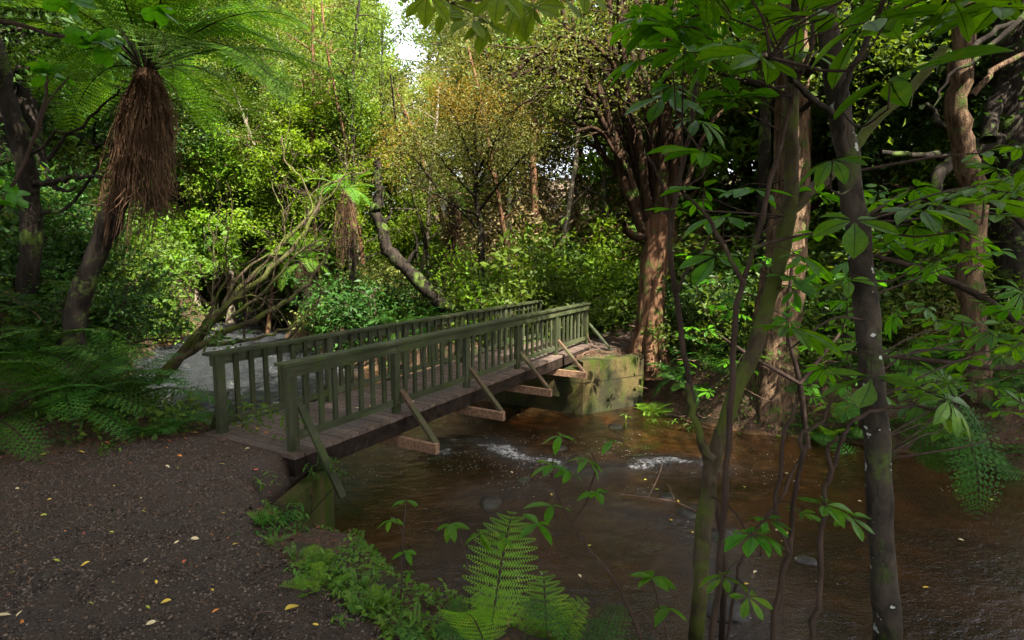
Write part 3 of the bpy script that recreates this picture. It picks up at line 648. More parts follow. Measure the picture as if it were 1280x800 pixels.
r_ = np.random.default_rng(99)
def band(kinds, pxr, yr, n, sr, label, group, clear=None):
    c = 0; tries = 0
    while c < n and tries < n*30:
        tries += 1; y = r_.uniform(*yr); x = gx(r_.uniform(*pxr), y); 
        if inside(np.array([x]), np.array([y]), POLY)[0] or min(seg_d(np.array([x]), np.array([y]), NEAR)[0], seg_d(np.array([x]), np.array([y]), FAR)[0]) < .25: continue
        if inside(np.array([x]), np.array([y]), PF)[0] or inside(np.array([x]), np.array([y]), PP)[0]: continue
        if clear and clear(x, y): continue
        shrub(kinds[c % len(kinds)], x, y, r_.uniform(*sr), label, group); c += 1
noc = lambda x, y: (x > 0.3 and x < 4.2 and y < 15.2)
band(['mid', 'bright', 'mid'], (600, 850), (14.8, 23), 34, (1.2, 2.6), 'dense green shrub in the thicket between the bridge end and the red-barked tree', 'shrubs behind the far end of the bridge', noc)
band(['mid', 'dark', 'mid', 'olive'], (425, 640), (16.5, 24), 26, (.8, 1.8), 'leafy shrub in the undergrowth behind the footbridge railings', 'shrubs behind the railings')
band(['mid', 'bright', 'dark'], (215, 420), (27.5, 33), 24, (.9, 1.8), 'green shrub on the far upstream bank above the rapids', 'shrubs above the rapids')
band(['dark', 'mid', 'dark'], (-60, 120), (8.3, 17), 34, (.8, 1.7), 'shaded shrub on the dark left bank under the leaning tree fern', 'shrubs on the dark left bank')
band(['mid', 'olive', 'dark', 'mid', 'dark'], (850, 1330), (11.3, 17), 50, (.7, 1.9), 'shady shrub on the right bank behind the saplings', 'shrubs on the right bank', noc)
band(['mid', 'bright', 'dark', 'mid'], (-60, 1340), (25, 36), 90, (2.2, 4.), 'leafy bush filling the wood floor far behind the stream', 'distant bushes')
band(['mid', 'bright', 'dark'], (60, 235), (17, 27), 22, (1.2, 2.4), 'leafy shrub on the left hillside beyond the leaning tree fern', 'shrubs on the left hillside')
band(['mid', 'bright', 'mid'], (850, 1340), (16, 23), 26, (2.0, 3.6), 'tall leafy bush deep in the wood on the right, behind the trunks', 'tall bushes in the right-hand wood')
for px_, y_, s_ in ((690, 20.5, 2.9), (730, 21.5, 3.2), (765, 21, 2.6)):
    shrub('tan', gx(px_, y_), y_, s_, 'pale tan feathery bush left of the red-barked tree', 'tan feathery bushes')
for p in SH.values():
    for ch in list(p.children): bpy.data.objects.remove(ch)
    bpy.data.objects.remove(p)

# ------------------------------------------------------------------ hand-shaped trees
def curve_tree(name, label, cat, base, curves, bark, group=None, sides=8, k=4, jit=.01, seed=0, smooth=True):
    """curves: list of (list of world points, radius start, radius end)"""
    r_ = np.random.default_rng(seed); t = thing(name, label, cat, base, group); mb = MB(); ends = []
    for pts, ra, rb in curves:
        P = smoothp(pts, k); n = len(P); P = P+r_.normal(0, 1, P.shape)*jit*np.minimum(1, np.arange(n)/3)[:, None]
        R_ = np.linspace(ra, rb, n)*(1+.10*r_.normal(size=n)*(.3 if n < 6 else .6)); mb.tube(P, R_, sides); ends.append(P)
    obj('trunk', mb, M[bark], t, smooth=smooth); return t, ends
def pc(L, y, dy=0.): n = len(L); return [at(p[0], p[1], y+dy*i/(n-1)+(p[2] if len(p) > 2 else 0)) for i, p in enumerate(L)]

# red-barked many-stemmed tree right of the bridge end
y0 = 13.2; hb = at(812, 446, y0); r_ = np.random.default_rng(5)
t = thing('tree', 'large red-barked tree with arching stems at the far end of the footbridge', 'tree', hb); mb = MB()
tr = smoothp(pc([(812, 468), (812, 440), (813, 400), (816, 350), (820, 300), (824, 270)], y0), 5)
rt = np.interp(np.linspace(0, 1, len(tr)), [0, .12, .4, 1], [.62, .36, .30, .34]); n = len(tr)
mb.tube(tr, rt, 16)
for a in np.linspace(0, 6.28, 8)[:-1]:      # root flare and flutes
    d = np.array([math.cos(a), math.sin(a), 0]); mb.tube([hb+d*.62+[0, 0, -.25], hb+d*.36+[0, 0, .12], hb+d*.24+[0, 0, .8], hb+d*.2+[0, 0, 2.2]], [.10, .13, .11, .06], 7)
obj('trunk', mb, M['bark_red'], t, smooth=True); mb = MB(); C = []
stems = [([(808, 300), (785, 240), (768, 175), (752, 120), (735, 80), (700, 62), (665, 72), (640, 92)], .13, .035), ([(802, 280), (778, 230), (752, 190), (735, 160), (700, 152)], .09, .03), ([(806, 280), (780, 200), (748, 130), (722, 100), (690, 108), (655, 128)], .11, .03), ([(824, 290), (820, 210), (808, 140), (795, 90), (782, 20), (778, -60)], .14, .06), ([(816, 300), (806, 230), (795, 160), (784, 100), (775, 40), (770, -50)], .13, .06),
 ([(818, 305), (800, 250), (778, 190), (762, 120), (760, 40), (764, -60)], .17, .08), ([(822, 300), (826, 220), (832, 150), (838, 60), (842, -60)], .18, .09), ([(822, 300), (815, 240), (812, 150), (800, 60), (790, -60)], .15, .07),
 ([(826, 290), (842, 220), (848, 150), (862, 60), (880, -50)], .15, .07), ([(812, 300), (790, 240), (765, 170), (735, 105), (700, 75), (650, 95)], .14, .04), ([(808, 290), (780, 215), (752, 150), (715, 110), (680, 82), (640, 98)], .10, .03),
 ([(800, 260), (772, 190), (740, 130), (720, 70), (705, 20), (690, -50)], .12, .05), ([(815, 290), (800, 200), (775, 130), (765, 80), (730, 50), (690, 45)], .10, .03), ([(806, 280), (785, 175), (745, 148), (715, 150)], .08, .03),
 ([(805, 285), (790, 230), (770, 190), (745, 160), (720, 165)], .07, .03), ([(828, 260), (855, 235), (868, 200), (885, 160), (920, 120)], .09, .03), ([(820, 250), (818, 180), (825, 90), (822, -60)], .12, .06),
 ([(798, 250), (770, 160), (742, 100), (722, 60), (712, -40)], .09, .04), ([(810, 300), (786, 292), (778, 282)], .12, .06)]
for i, (pt, ra, rb) in enumerate(stems):
    P = smoothp(pc(pt, y0, (.9 if i % 2 else -.9)), 4); P += r_.normal(0, .018, P.shape)*np.minimum(1, np.arange(len(P))/4)[:, None]; mb.tube(P, np.linspace(ra, rb, len(P)), 8)
    for j in range(9 if i < 13 else 0):
        k_ = int(len(P)*(.35+.07*j)); k_ = min(k_, len(P)-2); d = (P[k_+1]-P[k_]); d = d/np.linalg.norm(d)+r_.normal(0, .7, 3)+[-.35, 0, 0]
        T = walk(r_, P[k_], d, r_.uniform(.7, 1.8), 7, .22, -.06); mb.tube(T, np.linspace(.028, .006, 8), 4); C += [T[5], T[7]]
        for q in range(2): T2 = walk(r_, T[3+q], T[4]-T[3]+r_.normal(0, .15, 3), .7, 4, .25, -.08); mb.tube(T2, np.linspace(.012, .004, 5), 3); C.append(T2[4])
obj('branches', mb, M['bark_reddark'], t, smooth=True); lb = MB(); C = np.array(C); C = C[C[:, 2] > 5.2]; leafcloud(lb, r_, C, 26, .3, .08, .6)
C2 = hb+np.array([0, 0, 10.3])+r_.normal(0, 1, (150, 3))*np.array([2.3, 2, .9]); leafcloud(lb, r_, C2, 26, .3, .11, .6); obj('crown', lb, M['olive'], t)

# centre tree with orange tips
y0 = 18.; r_ = np.random.default_rng(6); tb = at(600, 385, y0)
t = thing('tree', 'small slender tree with orange-tipped olive crown behind the middle of the bridge', 'tree', tb); mb = MB()
main = smoothp(pc([(600, 390), (602, 330), (600, 280), (594, 240), (598, 190), (590, 140)], y0), 4); rt = np.linspace(.13, .03, len(main)); mb.tube(main, rt, 8)
C = []
for pt in [[(600, 290), (575, 262), (540, 240), (505, 225)], [(598, 250), (570, 220), (545, 190), (530, 170)], [(600, 262), (620, 235), (645, 205), (660, 190)], [(596, 240), (610, 200), (625, 160), (630, 140)], [(597, 230), (585, 190), (570, 150), (560, 130)], [(600, 270), (560, 250), (520, 200), (500, 190)], [(598, 200), (592, 160), (600, 120)], [(598, 215), (615, 180), (640, 170)]]:
    for dy in (-1.1, .9):
        P = smoothp(pc(pt, y0, dy*1.4), 4); mb.tube(P, np.linspace(.05, .012, len(P)), 5)
        for j in range(9):
            k_ = min(len(P)-2, int(len(P)*(.3+.08*j))); T = walk(r_, P[k_], P[k_+1]-P[k_]+r_.normal(0, .2, 3), r_.uniform(.5, 1.3), 5, .25, .05); mb.tube(T, np.linspace(.012, .004, 6), 3); C += [T[3], T[5]]
obj('trunk', mb, M['bark_dark'], t, smooth=True); C = np.array(C); C = np.vstack([C, C+r_.normal(0, .35, C.shape)])
tips = (C[:, 2] > 6.0) | ((C[:, 0] < -3.2) & (C[:, 2] > 4.2)); lb = MB(); leafcloud(lb, r_, C[~tips], 28, .22, .085, .6); obj('crown', lb, M['olive'], t)
lb = MB(); leafcloud(lb, r_, C[tips], 30, .24, .085, .6); o = obj('crown', lb, M['orange'], t); o['label'] = 'orange-tinted top of the crown'

# dark trunk leaning in a curve behind the railing
y0 = 17.; t, _ = curve_tree('tree', 'dark mossy trunk curving down to the right behind the footbridge railing', 'tree', at(550, 385, y0),
 [(pc([(560, 385), (535, 362), (505, 335), (487, 312), (476, 282), (470, 262), (474, 238), (470, 200)], y0), .24, .12), (pc([(476, 285), (486, 270), (488, 258)], y0), .08, .03), (pc([(505, 335), (520, 310), (516, 285)], y0), .06, .02)], 'bark_dark', sides=10, jit=.03, seed=3)

# bare leaning branches over the stream
y0 = 11.4; r_ = np.random.default_rng(8)
cs = [([(195, 478), (240, 440), (290, 412), (345, 385), (380, 360), (400, 330), (420, 290)], .12, .02, 0, .8), ([(200, 470), (250, 415), (290, 375), (330, 345), (365, 310), (392, 270), (405, 235), (440, 215)], .11, .02, 0, 1.2),
 ([(205, 470), (255, 420), (300, 360), (345, 315), (385, 270), (390, 255), (375, 220), (355, 200), (355, 170)], .07, .015, .3, 1.4), ([(240, 440), (275, 390), (300, 345), (335, 320), (400, 312), (450, 308)], .06, .012, .3, .6),
 ([(240, 435), (258, 400), (280, 350), (284, 300), (282, 260)], .045, .012, 0, -.5), ([(250, 432), (310, 425), (350, 415), (375, 402)], .06, .03, .2, .6), ([(290, 395), (330, 365), (372, 318), (402, 300), (430, 296)], .05, .012, 0, .9),
 ([(330, 345), (345, 320), (356, 290), (352, 260), (340, 230)], .035, .01, .5, .8), ([(385, 270), (420, 235), (436, 205), (442, 180)], .035, .01, 1.2, .6), ([(275, 392), (300, 372), (322, 372), (345, 390)], .035, .012, .2, -.3),
 ([(375, 402), (392, 385), (402, 362), (390, 350)], .03, .01, .6, .4), ([(305, 425), (308, 385), (304, 345)], .03, .012, .3, .1), ([(255, 440), (262, 400), (268, 330), (266, 290)], .025, .008, .1, .1)]
crv = []
for pt, ra, rb, d0, dy in cs: crv.append(([at(p[0], p[1], y0+d0+dy*i/(len(pt)-1)) for i, p in enumerate(pt)], ra*.8, rb*.9))
t, ends = curve_tree('leaning_tree', 'bare mossy many-branched tree leaning from the left bank over the upstream rapids', 'tree', crv[0][0][0], crv, 'bark_moss', jit=.02, seed=9, sides=6)
mb = MB(); C = []
for P in ends:
    for j in range(11):
        k_ = r_.integers(len(P)//3, len(P)-1); T = walk(r_, P[k_], P[k_+1]-P[k_]+r_.normal(0, .12, 3)+[.0, 0, .05], r_.uniform(.4, 1.5), 6, .2, .02); mb.tube(T, np.linspace(.011, .003, 7), 3); C += [T[5], T[6]]
obj('branches', mb, M['bark_thin'], t); lb = MB(); C = np.array(C); leafcloud(lb, r_, C[C[:, 2] > 2.4], 9, .12, .06, .8); obj('foliage', lb, M['grn_bright'], t)

# broad fissured trunk on the right bank
y0 = 10.9; bt = at(962, 545, y0); r_ = np.random.default_rng(12)
P = smoothp(pc([(960, 560), (961, 520), (966, 450), (974, 380), (984, 300), (990, 220), (990, 120), (992, 0), (994, -120)], y0, .3), 6); n = len(P); R_ = np.interp(np.arange(n)/(n-1), [0, .1, .3, .6, 1], [.72, .52, .42, .30, .2])
mb = MB(); th = np.arange(28)*2*PI/28; mb.tube(P, R_, 28); V = mb.V[0].reshape(n, 28, 3); c_ = P[:, None]
fl = 1+.10*np.sin(th*5+1)[None]+.05*np.sin(th*11)[None]+.05*r_.normal(size=(n, 28)); fl = fl*(1+.22*np.exp(-np.arange(n)/5.)[:, None]*np.sin(th*4)[None]); mb.V[0] = (c_+(V-c_)*fl[..., None]).reshape(-1, 3)
t = thing('tree', 'broad old tree with deeply fissured brown bark rooted at the right bank', 'tree', bt); obj('trunk', mb, M['bark_fiss'], t, smooth=True)
sp = dict(cb=.7, nl=14, R=2.6, nt=6, el=30); mb = MB(); C = limbs(mb, r_, P, R_, sp); obj('branches', mb, M['bark_dark'], t, smooth=True); lb = MB(); leafcloud(lb, r_, C, 26, .28, .13, .7); obj('crown', lb, M['grn_mid'], t)

# right-hand old trees
y0 = 9.2; t, _ = curve_tree('tree', 'reddish pale-barked tree with a sinuous trunk near the right edge', 'tree', at(1215, 500, y0),
 [(pc([(1222, 500), (1218, 420), (1212, 340), (1218, 250), (1205, 190), (1196, 140), (1202, 60), (1205, -40), (1200, -150)], y0), .20, .13), (pc([(1215, 120), (1240, 90), (1270, 70), (1310, 30)], y0), .05, .03)], 'bark_fiss', sides=12, jit=.02, seed=13)
y0 = 11.; t, _ = curve_tree('tree', 'dark twisted tree with coiling mossy limbs at the right edge', 'tree', at(1262, 470, y0),
 [(pc([(1262, 480), (1270, 380), (1262, 300), (1255, 220), (1262, 120), (1262, 0), (1270, -120)], y0), .36, .22), (pc([(1262, 170), (1225, 182), (1190, 200), (1172, 225), (1170, 255)], y0, -.6), .17, .08),
  (pc([(1265, 245), (1230, 190), (1180, 160), (1160, 130)], y0, .5), .12, .05), (pc([(1255, 200), (1215, 205), (1180, 195), (1140, 195), (1100, 190)], y0, -.5), .09, .04), (pc([(1262, 100), (1240, 140), (1236, 175)], y0, -.5), .14, .12)], 'bark_dark', sides=12, jit=.03, seed=14)
y0 = 8.6; t, _ = curve_tree('tree', 'dark bent limb tree crossing the upper right corner', 'tree', at(1330, 420, y0),
 [(pc([(1335, 430), (1330, 250), (1318, 80), (1300, 10), (1275, -40)], y0), .17, .08), (pc([(1318, 10), (1262, 30), (1215, 62), (1175, 75), (1120, 98)], y0), .055, .015), (pc([(1290, 8), (1235, 60), (1190, 95), (1170, 130)], y0), .05, .01), (pc([(1175, 75), (1150, 90), (1140, 130)], y0), .02, .008)], 'bark_dark', sides=8, jit=.02, seed=15)
# dark limbs at upper left
y0 = 8.4; t, _ = curve_tree('tree', 'dark crooked tree with broken reddish limb beside the tree fern skirt', 'tree', at(28, 450, y0),
 [(pc([(22, 470), (30, 380), (40, 300), (34, 230), (20, 160), (0, 90), (-20, -20)], y0), .15, .10), (pc([(32, 232), (62, 228), (82, 224), (110, 220), (150, 222)], y0, -.3), .05, .02), (pc([(60, 200), (85, 170), (120, 140), (148, 112)], y0), .03, .012),
  (pc([(34, 260), (70, 265), (100, 240), (140, 190), (158, 160)], y0), .035, .012), (pc([(0, 205), (40, 190), (70, 165), (100, 172), (140, 180)], y0), .03, .015), (pc([(60, 228), (75, 238), (95, 235)], y0, -.2), .04, .02)], 'bark_dark', sides=8, jit=.02, seed=16)
# background boles, reddish or dark, seen between the foliage
for px_, y_, r__, bk, lb_ in [(408, 22, .12, 'bark_red', 'slim reddish trunk standing right of the leaning bare branches'), (360, 26, .14, 'bark_pale', 'pale trunk glowing behind the leaning bare branches'), (428, 25, .16, 'bark_red', 'reddish pale trunk behind the slim skirted tree fern'),
    (668, 20.5, .17, 'bark_red', 'reddish trunk standing behind the far end of the left railing'), (330, 24, .10, 'bark_red', 'thin reddish trunk deep behind the upstream rapids'), (494, 24, .09, 'bark_dark', 'thin dark trunk left of the curving leaning trunk'), (72, 12, .2, 'bark_dark', 'stout dark trunk behind the leaning tree fern'),
    (945, 15, .2, 'bark_dark', 'dark trunk left of the broad fissured tree'), (855, 18, .14, 'bark_red', 'reddish trunk behind the thin stem right of the big red tree'), (1003, 14.2, .17, 'bark_red', 'red-lit trunk right behind the broad fissured tree'), (1130, 13.5, .16, 'bark_dark', 'dark trunk behind the spotted grey sapling'), (447, 20, .10, 'bark_dark', 'black slim trunk rising beside the low upstream tree fern')]:
    r_ = np.random.default_rng(px_); x_ = gx(px_, y_); P = walk(r_, (x_, y_, hz(x_, y_)-.2), (r_.normal(0, .06), 0, 1), 11, 16, .035, .02); t = thing('tree', lb_, 'tree', P[0]); rt = np.linspace(r__, r__*.4, 17)
    mb = MB().tube(P, rt, 10); C = limbs(mb, r_, P, rt, dict(cb=.55, nl=10, R=2.0, nt=5, el=35)); obj('trunk', mb, M[bk], t, smooth=True); lb2 = MB(); leafcloud(lb2, r_, C, 26, .26, .11, .7); obj('crown', lb2, M['grn_mid'], t)

bole = None
for i, (px_, y_) in enumerate([(322, 26.5), (349, 28), (378, 24.5), (396, 26), (418, 21.5), (462, 20.5), (520, 21), (538, 19.5), (628, 19), (650, 18.5), (690, 19), (745, 18.5), (512, 24), (585, 22)]):
    r_ = np.random.default_rng(900+i); x_ = gx(px_, y_); P = walk(r_, (0, 0, -.3), (r_.normal(0, .10), 0, 1), r_.uniform(8, 12), 16, .05, .02); t = thing('tree', 'slim bare trunk standing in the wood between the rapids and the red-barked tree', 'tree', (x_, y_, hz(x_, y_)), 'slim trunks in the wood behind the bridge')
    rr = r_.uniform(.07, .13); rt = np.linspace(rr, rr*.35, 17); mb = MB().tube(P, rt, 8); C = limbs(mb, r_, P, rt, dict(cb=.35, nl=9, R=1.5, nt=3, el=30, g=-.03)); obj('trunk', mb, M[('bark_dark', 'bark_red', 'bark_pale', 'bark_dark')[i % 4]], t, smooth=True, world=False)
    lb2 = MB(); leafcloud(lb2, r_, C[C[:, 2] > 4.5], 16, .2, .10, .7); obj('crown', lb2, M['olive'], t, world=False)

# ------------------------------------------------------------------ foreground saplings with hand-shaped leaves
HR = np.random.default_rng(17)
def hand_leaf(n=7, w=.47, droop=.22):
    V = []; Q = []; c = 0
    for i in range(n):
        a = rad(-132+264*i/(n-1)+HR.normal(0, 5)); l = (.58+.42*math.cos(a*.62)**1.5)*HR.uniform(.85, 1.1); bv, bq = blade(6, w*HR.uniform(.8, 1.1), HR.uniform(.55, .68), HR.uniform(.02, .2), droop*HR.uniform(.1, 1.5)); bv = bv+np.array([0, 1, 0])*(bv[:, :1]**2*HR.normal(0, .06))
        R_ = rotz(a)@roty(HR.normal(.10, .12))@rotx(HR.normal(0, .15)); P = (bv*l+np.array([.09, 0, 0]))@R_.T; V.append(P); Q.append(bq+c); c += len(P)
    VV = np.vstack(V); QQ = np.vstack(Q); mv = [0]*len(QQ); V2 = []; Q2 = []; b = len(VV)
    for P in V:
        for k in range(6):
            a, e = P[3*k+1], P[3*k+4]; w2 = (P[3]-P[5]); w2 = w2/np.linalg.norm(w2)*.011*(1-.12*k)
            for z in (.004, -.004): o_ = np.array([0, 0, z]); V2 += [a-w2+o_, a+w2+o_, e+w2+o_, e-w2+o_]; Q2.append((b, b+1, b+2, b+3)); b += 4; mv.append(1)
    return np.vstack([VV, V2]), np.vstack([QQ, Q2]), np.array(mv)
HL = [hand_leaf(7), hand_leaf(6, .42, .3), hand_leaf(7, .40, .12), hand_leaf(5, .45, .2), hand_leaf(8, .36, .3), hand_leaf(7, .48, .35), hand_leaf(6, .40, .1)]
def place_leaf(mb, st, p, size, az, tiltx, tilty, var, v, stem_to=None, r=.003):
    """hand leaf with centre p; its own x axis (the longest leaflet) points along az"""
    R_ = rotz(az)@roty(tilty)@rotx(tiltx); TV, TQ, mv = HL[var % 7]
    mb.add(TV*size@R_.T+p, TQ, np.where(mv > 0, -1., np.clip(v+.15*np.sin((np.arange(len(TQ))//12)*2.3), 0, 1)))
    if stem_to is not None:
        q = np.array(stem_to); m_ = (p+q)/2+[0, 0, .02]; st.tube(smoothp([q, m_, p], 3), np.linspace(r*1.2, r*.7, 7), 5)
def sapling(label, curves, bark, leaves, name='sapling', seed=0, leafmat_='hand', sides=12, jit=.004, rnd=None):
    """curves: (pixel list with depths, r0 px, r1 px at y); leaves: (px,py,y,radius px,az,tx,ty)"""
    r_ = np.random.default_rng(seed); crv = []
    for ci, (L_, y, dy, r0, r1) in enumerate(curves):
        w_ = pc(L_, y, dy)
        if L_[0][1] > 700: w_ = [np.array([w_[0][0], w_[0][1], hz(w_[0][0], w_[0][1])-.12])]+w_
        crv.append((w_, r0/F*y, r1/F*(y+dy)))
    t, ends = curve_tree(name, label, 'tree', crv[0][0][0], crv, bark, sides=sides, jit=jit, seed=seed); allp = np.vstack(ends)
    lb = MB(); st = MB()
    for i, (px_, py_, y, rp, az, tx, ty) in enumerate(leaves):
        p = at(px_, py_, y); d = np.linalg.norm(allp-p, axis=1)+np.where(allp[:, 2] > p[2]+.05, .5, 0); q = allp[np.argmin(d)]
        if np.linalg.norm(q-p) > .45: st.tube(smoothp([q, q*.5+p*.5+[0, 0, -.03+.05*r_.normal()], p+[0, 0, -.1]], 4), np.linspace(.006, .003, 9), 5); q = p+[0, 0, -.1]
        place_leaf(lb, st, p, rp*1.15/F*y, rad(az), rad(tx), rad(ty), i, .35+.4*r_.random(), q)
    if rnd:
        for (x0, x1, y0_, y1_, d0, d1, n, s0, s1) in rnd:
            for i in range(n):
                px_ = r_.uniform(x0, x1); py_ = r_.uniform(y0_, y1_); y = r_.uniform(d0, d1); p = at(px_, py_, y); d = np.linalg.norm(allp-p, axis=1); q = allp[np.argmin(d)]
                c_ = p+(q-p)/max(.01, np.linalg.norm(q-p))*min(.16, np.linalg.norm(q-p)); place_leaf(lb, st, p, r_.uniform(s0, s1), r_.random()*6.28, r_.normal(0, .3), r_.normal(.15, .3), i, r_.random(), c_)
                if i % 2 == 0 and np.linalg.norm(q-c_) > .1: st.tube(smoothp([q, (q+c_)/2+r_.normal(0, .04, 3), c_], 3), np.linspace(.007, .003, 7), 4)
    if lb.V: obj('leaves', lb, M[leafmat_], t)
    if st.V: obj('branches', st, M['bark_thin'], t)
    return t
sapling('smooth grey sapling spotted with pale lichen, the thickest of the foreground stems', [([(1122, 900), (1110, 800), (1103, 700), (1098, 600), (1092, 500), (1084, 400), (1074, 300), (1062, 215), (1050, 130), (1038, 60), (1030, -30)], 2.7, 0, 18, 11),
   ([(1064, 215), (1050, 160), (1055, 110), (1080, 60), (1100, 20)], 2.7, -.3, 5, 3), ([(1052, 150), (1000, 110), (985, 90), (960, 72)], 2.7, -.5, 4, 2.5)], 'bark_grey',
  [(953, 72, 2.1, 75, 140, 0, -25), (1083, 28, 1.9, 88, 20, -12, -22), (1113, 98, 2.0, 92, 15, -8, -18), (1068, 275, 2.2, 52, 250, 0, 35), (1040, 200, 2.0, 45, 240, 10, 10), (1000, 20, 2.4, 60, 200, 10, -20), (1180, 20, 2.4, 60, 330, 5, -15), (1150, 262, 2.3, 60, 300, 5, 12),
   (1010, 65, 2.5, 45, 90, 0, -30), (1060, 350, 2.6, 34, 200, 0, 20), (1230, 250, 2.4, 60, 20, 10, 10), (985, 408, 2.2, 60, 10, 0, 5), (1185, 500, 2.3, 45, 330, 20, 40), (1090, 470, 2.4, 60, 200, 0, 15)], seed=21, rnd=[(880, 1280, -90, 30, 1.8, 2.6, 26, .13, .2), (1090, 1290, 180, 330, 2.6, 3.6, 20, .13, .2), (1120, 1300, 400, 540, 2.7, 3.6, 26, .10, .18)])
sapling('mossy forked sapling rising from the bottom edge, right of centre', [([(866, 900), (870, 800), (876, 700), (884, 620), (892, 575), (912, 510), (940, 440), (962, 375), (975, 320), (986, 265), (990, 220), (988, 150), (995, 60), (1000, -40)], 2.9, .3, 11, 8), ([(983, 270), (1012, 240), (1040, 216), (1068, 186), (1090, 155), (1135, 115), (1180, 60)], 3.1, .4, 8, 5),
   ([(892, 575), (880, 560), (868, 520), (860, 480)], 2.9, .1, 6, 4)], 'bark_moss', [(905, 270, 2.9, 48, 190, 0, 15), (940, 235, 2.9, 42, 300, 0, 10), (985, 345, 3.0, 46, 330, 0, 20), (895, 320, 2.9, 44, 230, 0, 30), (1010, 330, 3., 35, 30, 0, 10), (952, 670, 2.5, 30, 0, 10, 10), (880, 235, 2.6, 46, 180, 0, -5)], seed=22,
   rnd=[(830, 1000, -60, 60, 2.6, 3.4, 22, .12, .19), (860, 1040, 230, 400, 2.8, 3.4, 10, .08, .14)])
sapling('slender dark sapling stem just right of the mossy forked one', [([(880, 900), (890, 800), (899, 720), (905, 620), (912, 540), (917, 420), (925, 365), (945, 300), (960, 240), (976, 180), (990, 120), (1012, 60), (1020, -30)], 2.5, .2, 4.8, 2.6), ([(930, 355), (900, 300), (880, 265), (850, 240)], 2.5, .1, 3, 2), ([(940, 310), (975, 300), (1020, 290)], 2.5, .1, 2.5, 1.5)], 'bark_thin',
   [(880, 190, 2.3, 58, 170, -5, -14), (855, 60, 2.5, 50, 190, 0, -20), (925, 120, 2.5, 45, 230, 0, -10), (893, 130, 2.6, 40, 330, 0, -10), (1000, 320, 2.5, 40, 330, 0, 12)], seed=23, sides=7, jit=.003, rnd=[(840, 940, 0, 110, 2.3, 3.0, 14, .11, .17)])
sapling('thin upright stem in front of the big red-barked tree', [([(905, 720), (890, 610), (874, 545), (862, 480), (850, 400), (842, 350), (838, 290), (850, 220), (865, 150), (870, 90), (880, -20)], 3.3, .1, 4.5, 2.5), ([(845, 370), (860, 335), (880, 310), (895, 270)], 3.3, .1, 2.5, 1.3), ([(838, 290), (830, 240), (812, 200), (800, 190)], 3.3, .1, 2, 1.2)], 'bark_thin',
   [(800, 75, 3.2, 44, 190, 0, 20), (832, 120, 3.2, 48, 250, 0, 30), (820, 30, 3.2, 40, 190, 0, 30), (845, 262, 3.2, 30, 190, 0, -5), (872, 150, 3.2, 40, 300, 0, 20), (850, 20, 3.0, 55, 60, 0, 20)], seed=24, sides=6, jit=.003, rnd=[(780, 870, -50, 60, 2.9, 3.4, 12, .10, .16)])
sapling('thin brown stem forking low over the water, left of the grey sapling', [([(955, 900), (966, 800), (975, 735), (988, 680), (994, 620), (1004, 565), (1010, 540)], 2.4, .1, 4.6, 2.6), ([(985, 690), (972, 640), (978, 560), (985, 530), (998, 500)], 2.4, .1, 3, 2), ([(1004, 565), (1000, 545), (1025, 530), (1040, 500)], 2.4, .1, 3, 2)], 'bark_thin', [(940, 668, 2.2, 38, 200, 8, 10), (960, 650, 2.2, 30, 10, 0, 5)], seed=25, sides=7, jit=.004)
sapling('crooked thin stem bending right across the grey sapling', [([(1005, 900), (1016, 800), (1025, 720), (1028, 640), (1040, 590), (1052, 550), (1066, 527), (1098, 512), (1150, 508), (1190, 515)], 2.3, .1, 4.2, 2), ([(1040, 590), (1035, 560), (1046, 545)], 2.3, 0, 3, 2)], 'bark_thin', [(1030, 630, 2.2, 42, 10, 8, 8), (1060, 645, 2.2, 34, 350, 10, 12)], seed=26, sides=7, jit=.005)
sapling('wispy twig with green leaves in the bottom right foreground', [([(905, 850), (918, 740), (930, 690), (950, 655), (980, 615), (1005, 560)], 2.6, .1, 2.6, 1.6)], 'bark_thin', [(905, 720, 2.4, 32, 170, 10, 20), (935, 745, 2.4, 30, 320, 10, 25), (1000, 640, 2.5, 24, 20, 0, 10)], seed=27, sides=5)
sapling('leafy sapling leaning in from the right edge above the dark water', [([(1420, 700), (1380, 560), (1320, 450), (1240, 380), (1160, 340), (1090, 320)], 4.2, .5, 8, 3), ([(1320, 450), (1240, 460), (1160, 450), (1060, 440)], 4.3, .3, 5, 2), ([(1380, 560), (1360, 400), (1280, 280), (1200, 240)], 4.3, .4, 6, 3)], 'bark_thin', [], seed=29, sides=6, rnd=[(1020, 1290, 230, 520, 3.9, 5.2, 60, .11, .2)])
sapling('leafy sapling among the shrubs just left of the spotted grey sapling', [([(1010, 560), (1000, 480), (985, 410), (990, 330)], 9.3, .5, 4, 2), ([(1000, 480), (1040, 430), (1060, 400)], 9.4, .5, 3, 1.5), ([(1000, 480), (930, 440), (900, 420)], 9.4, .5, 3, 1.5)], 'bark_thin', [], seed=30, sides=5, rnd=[(850, 1100, 310, 500, 9.4, 10.8, 46, .16, .28)])
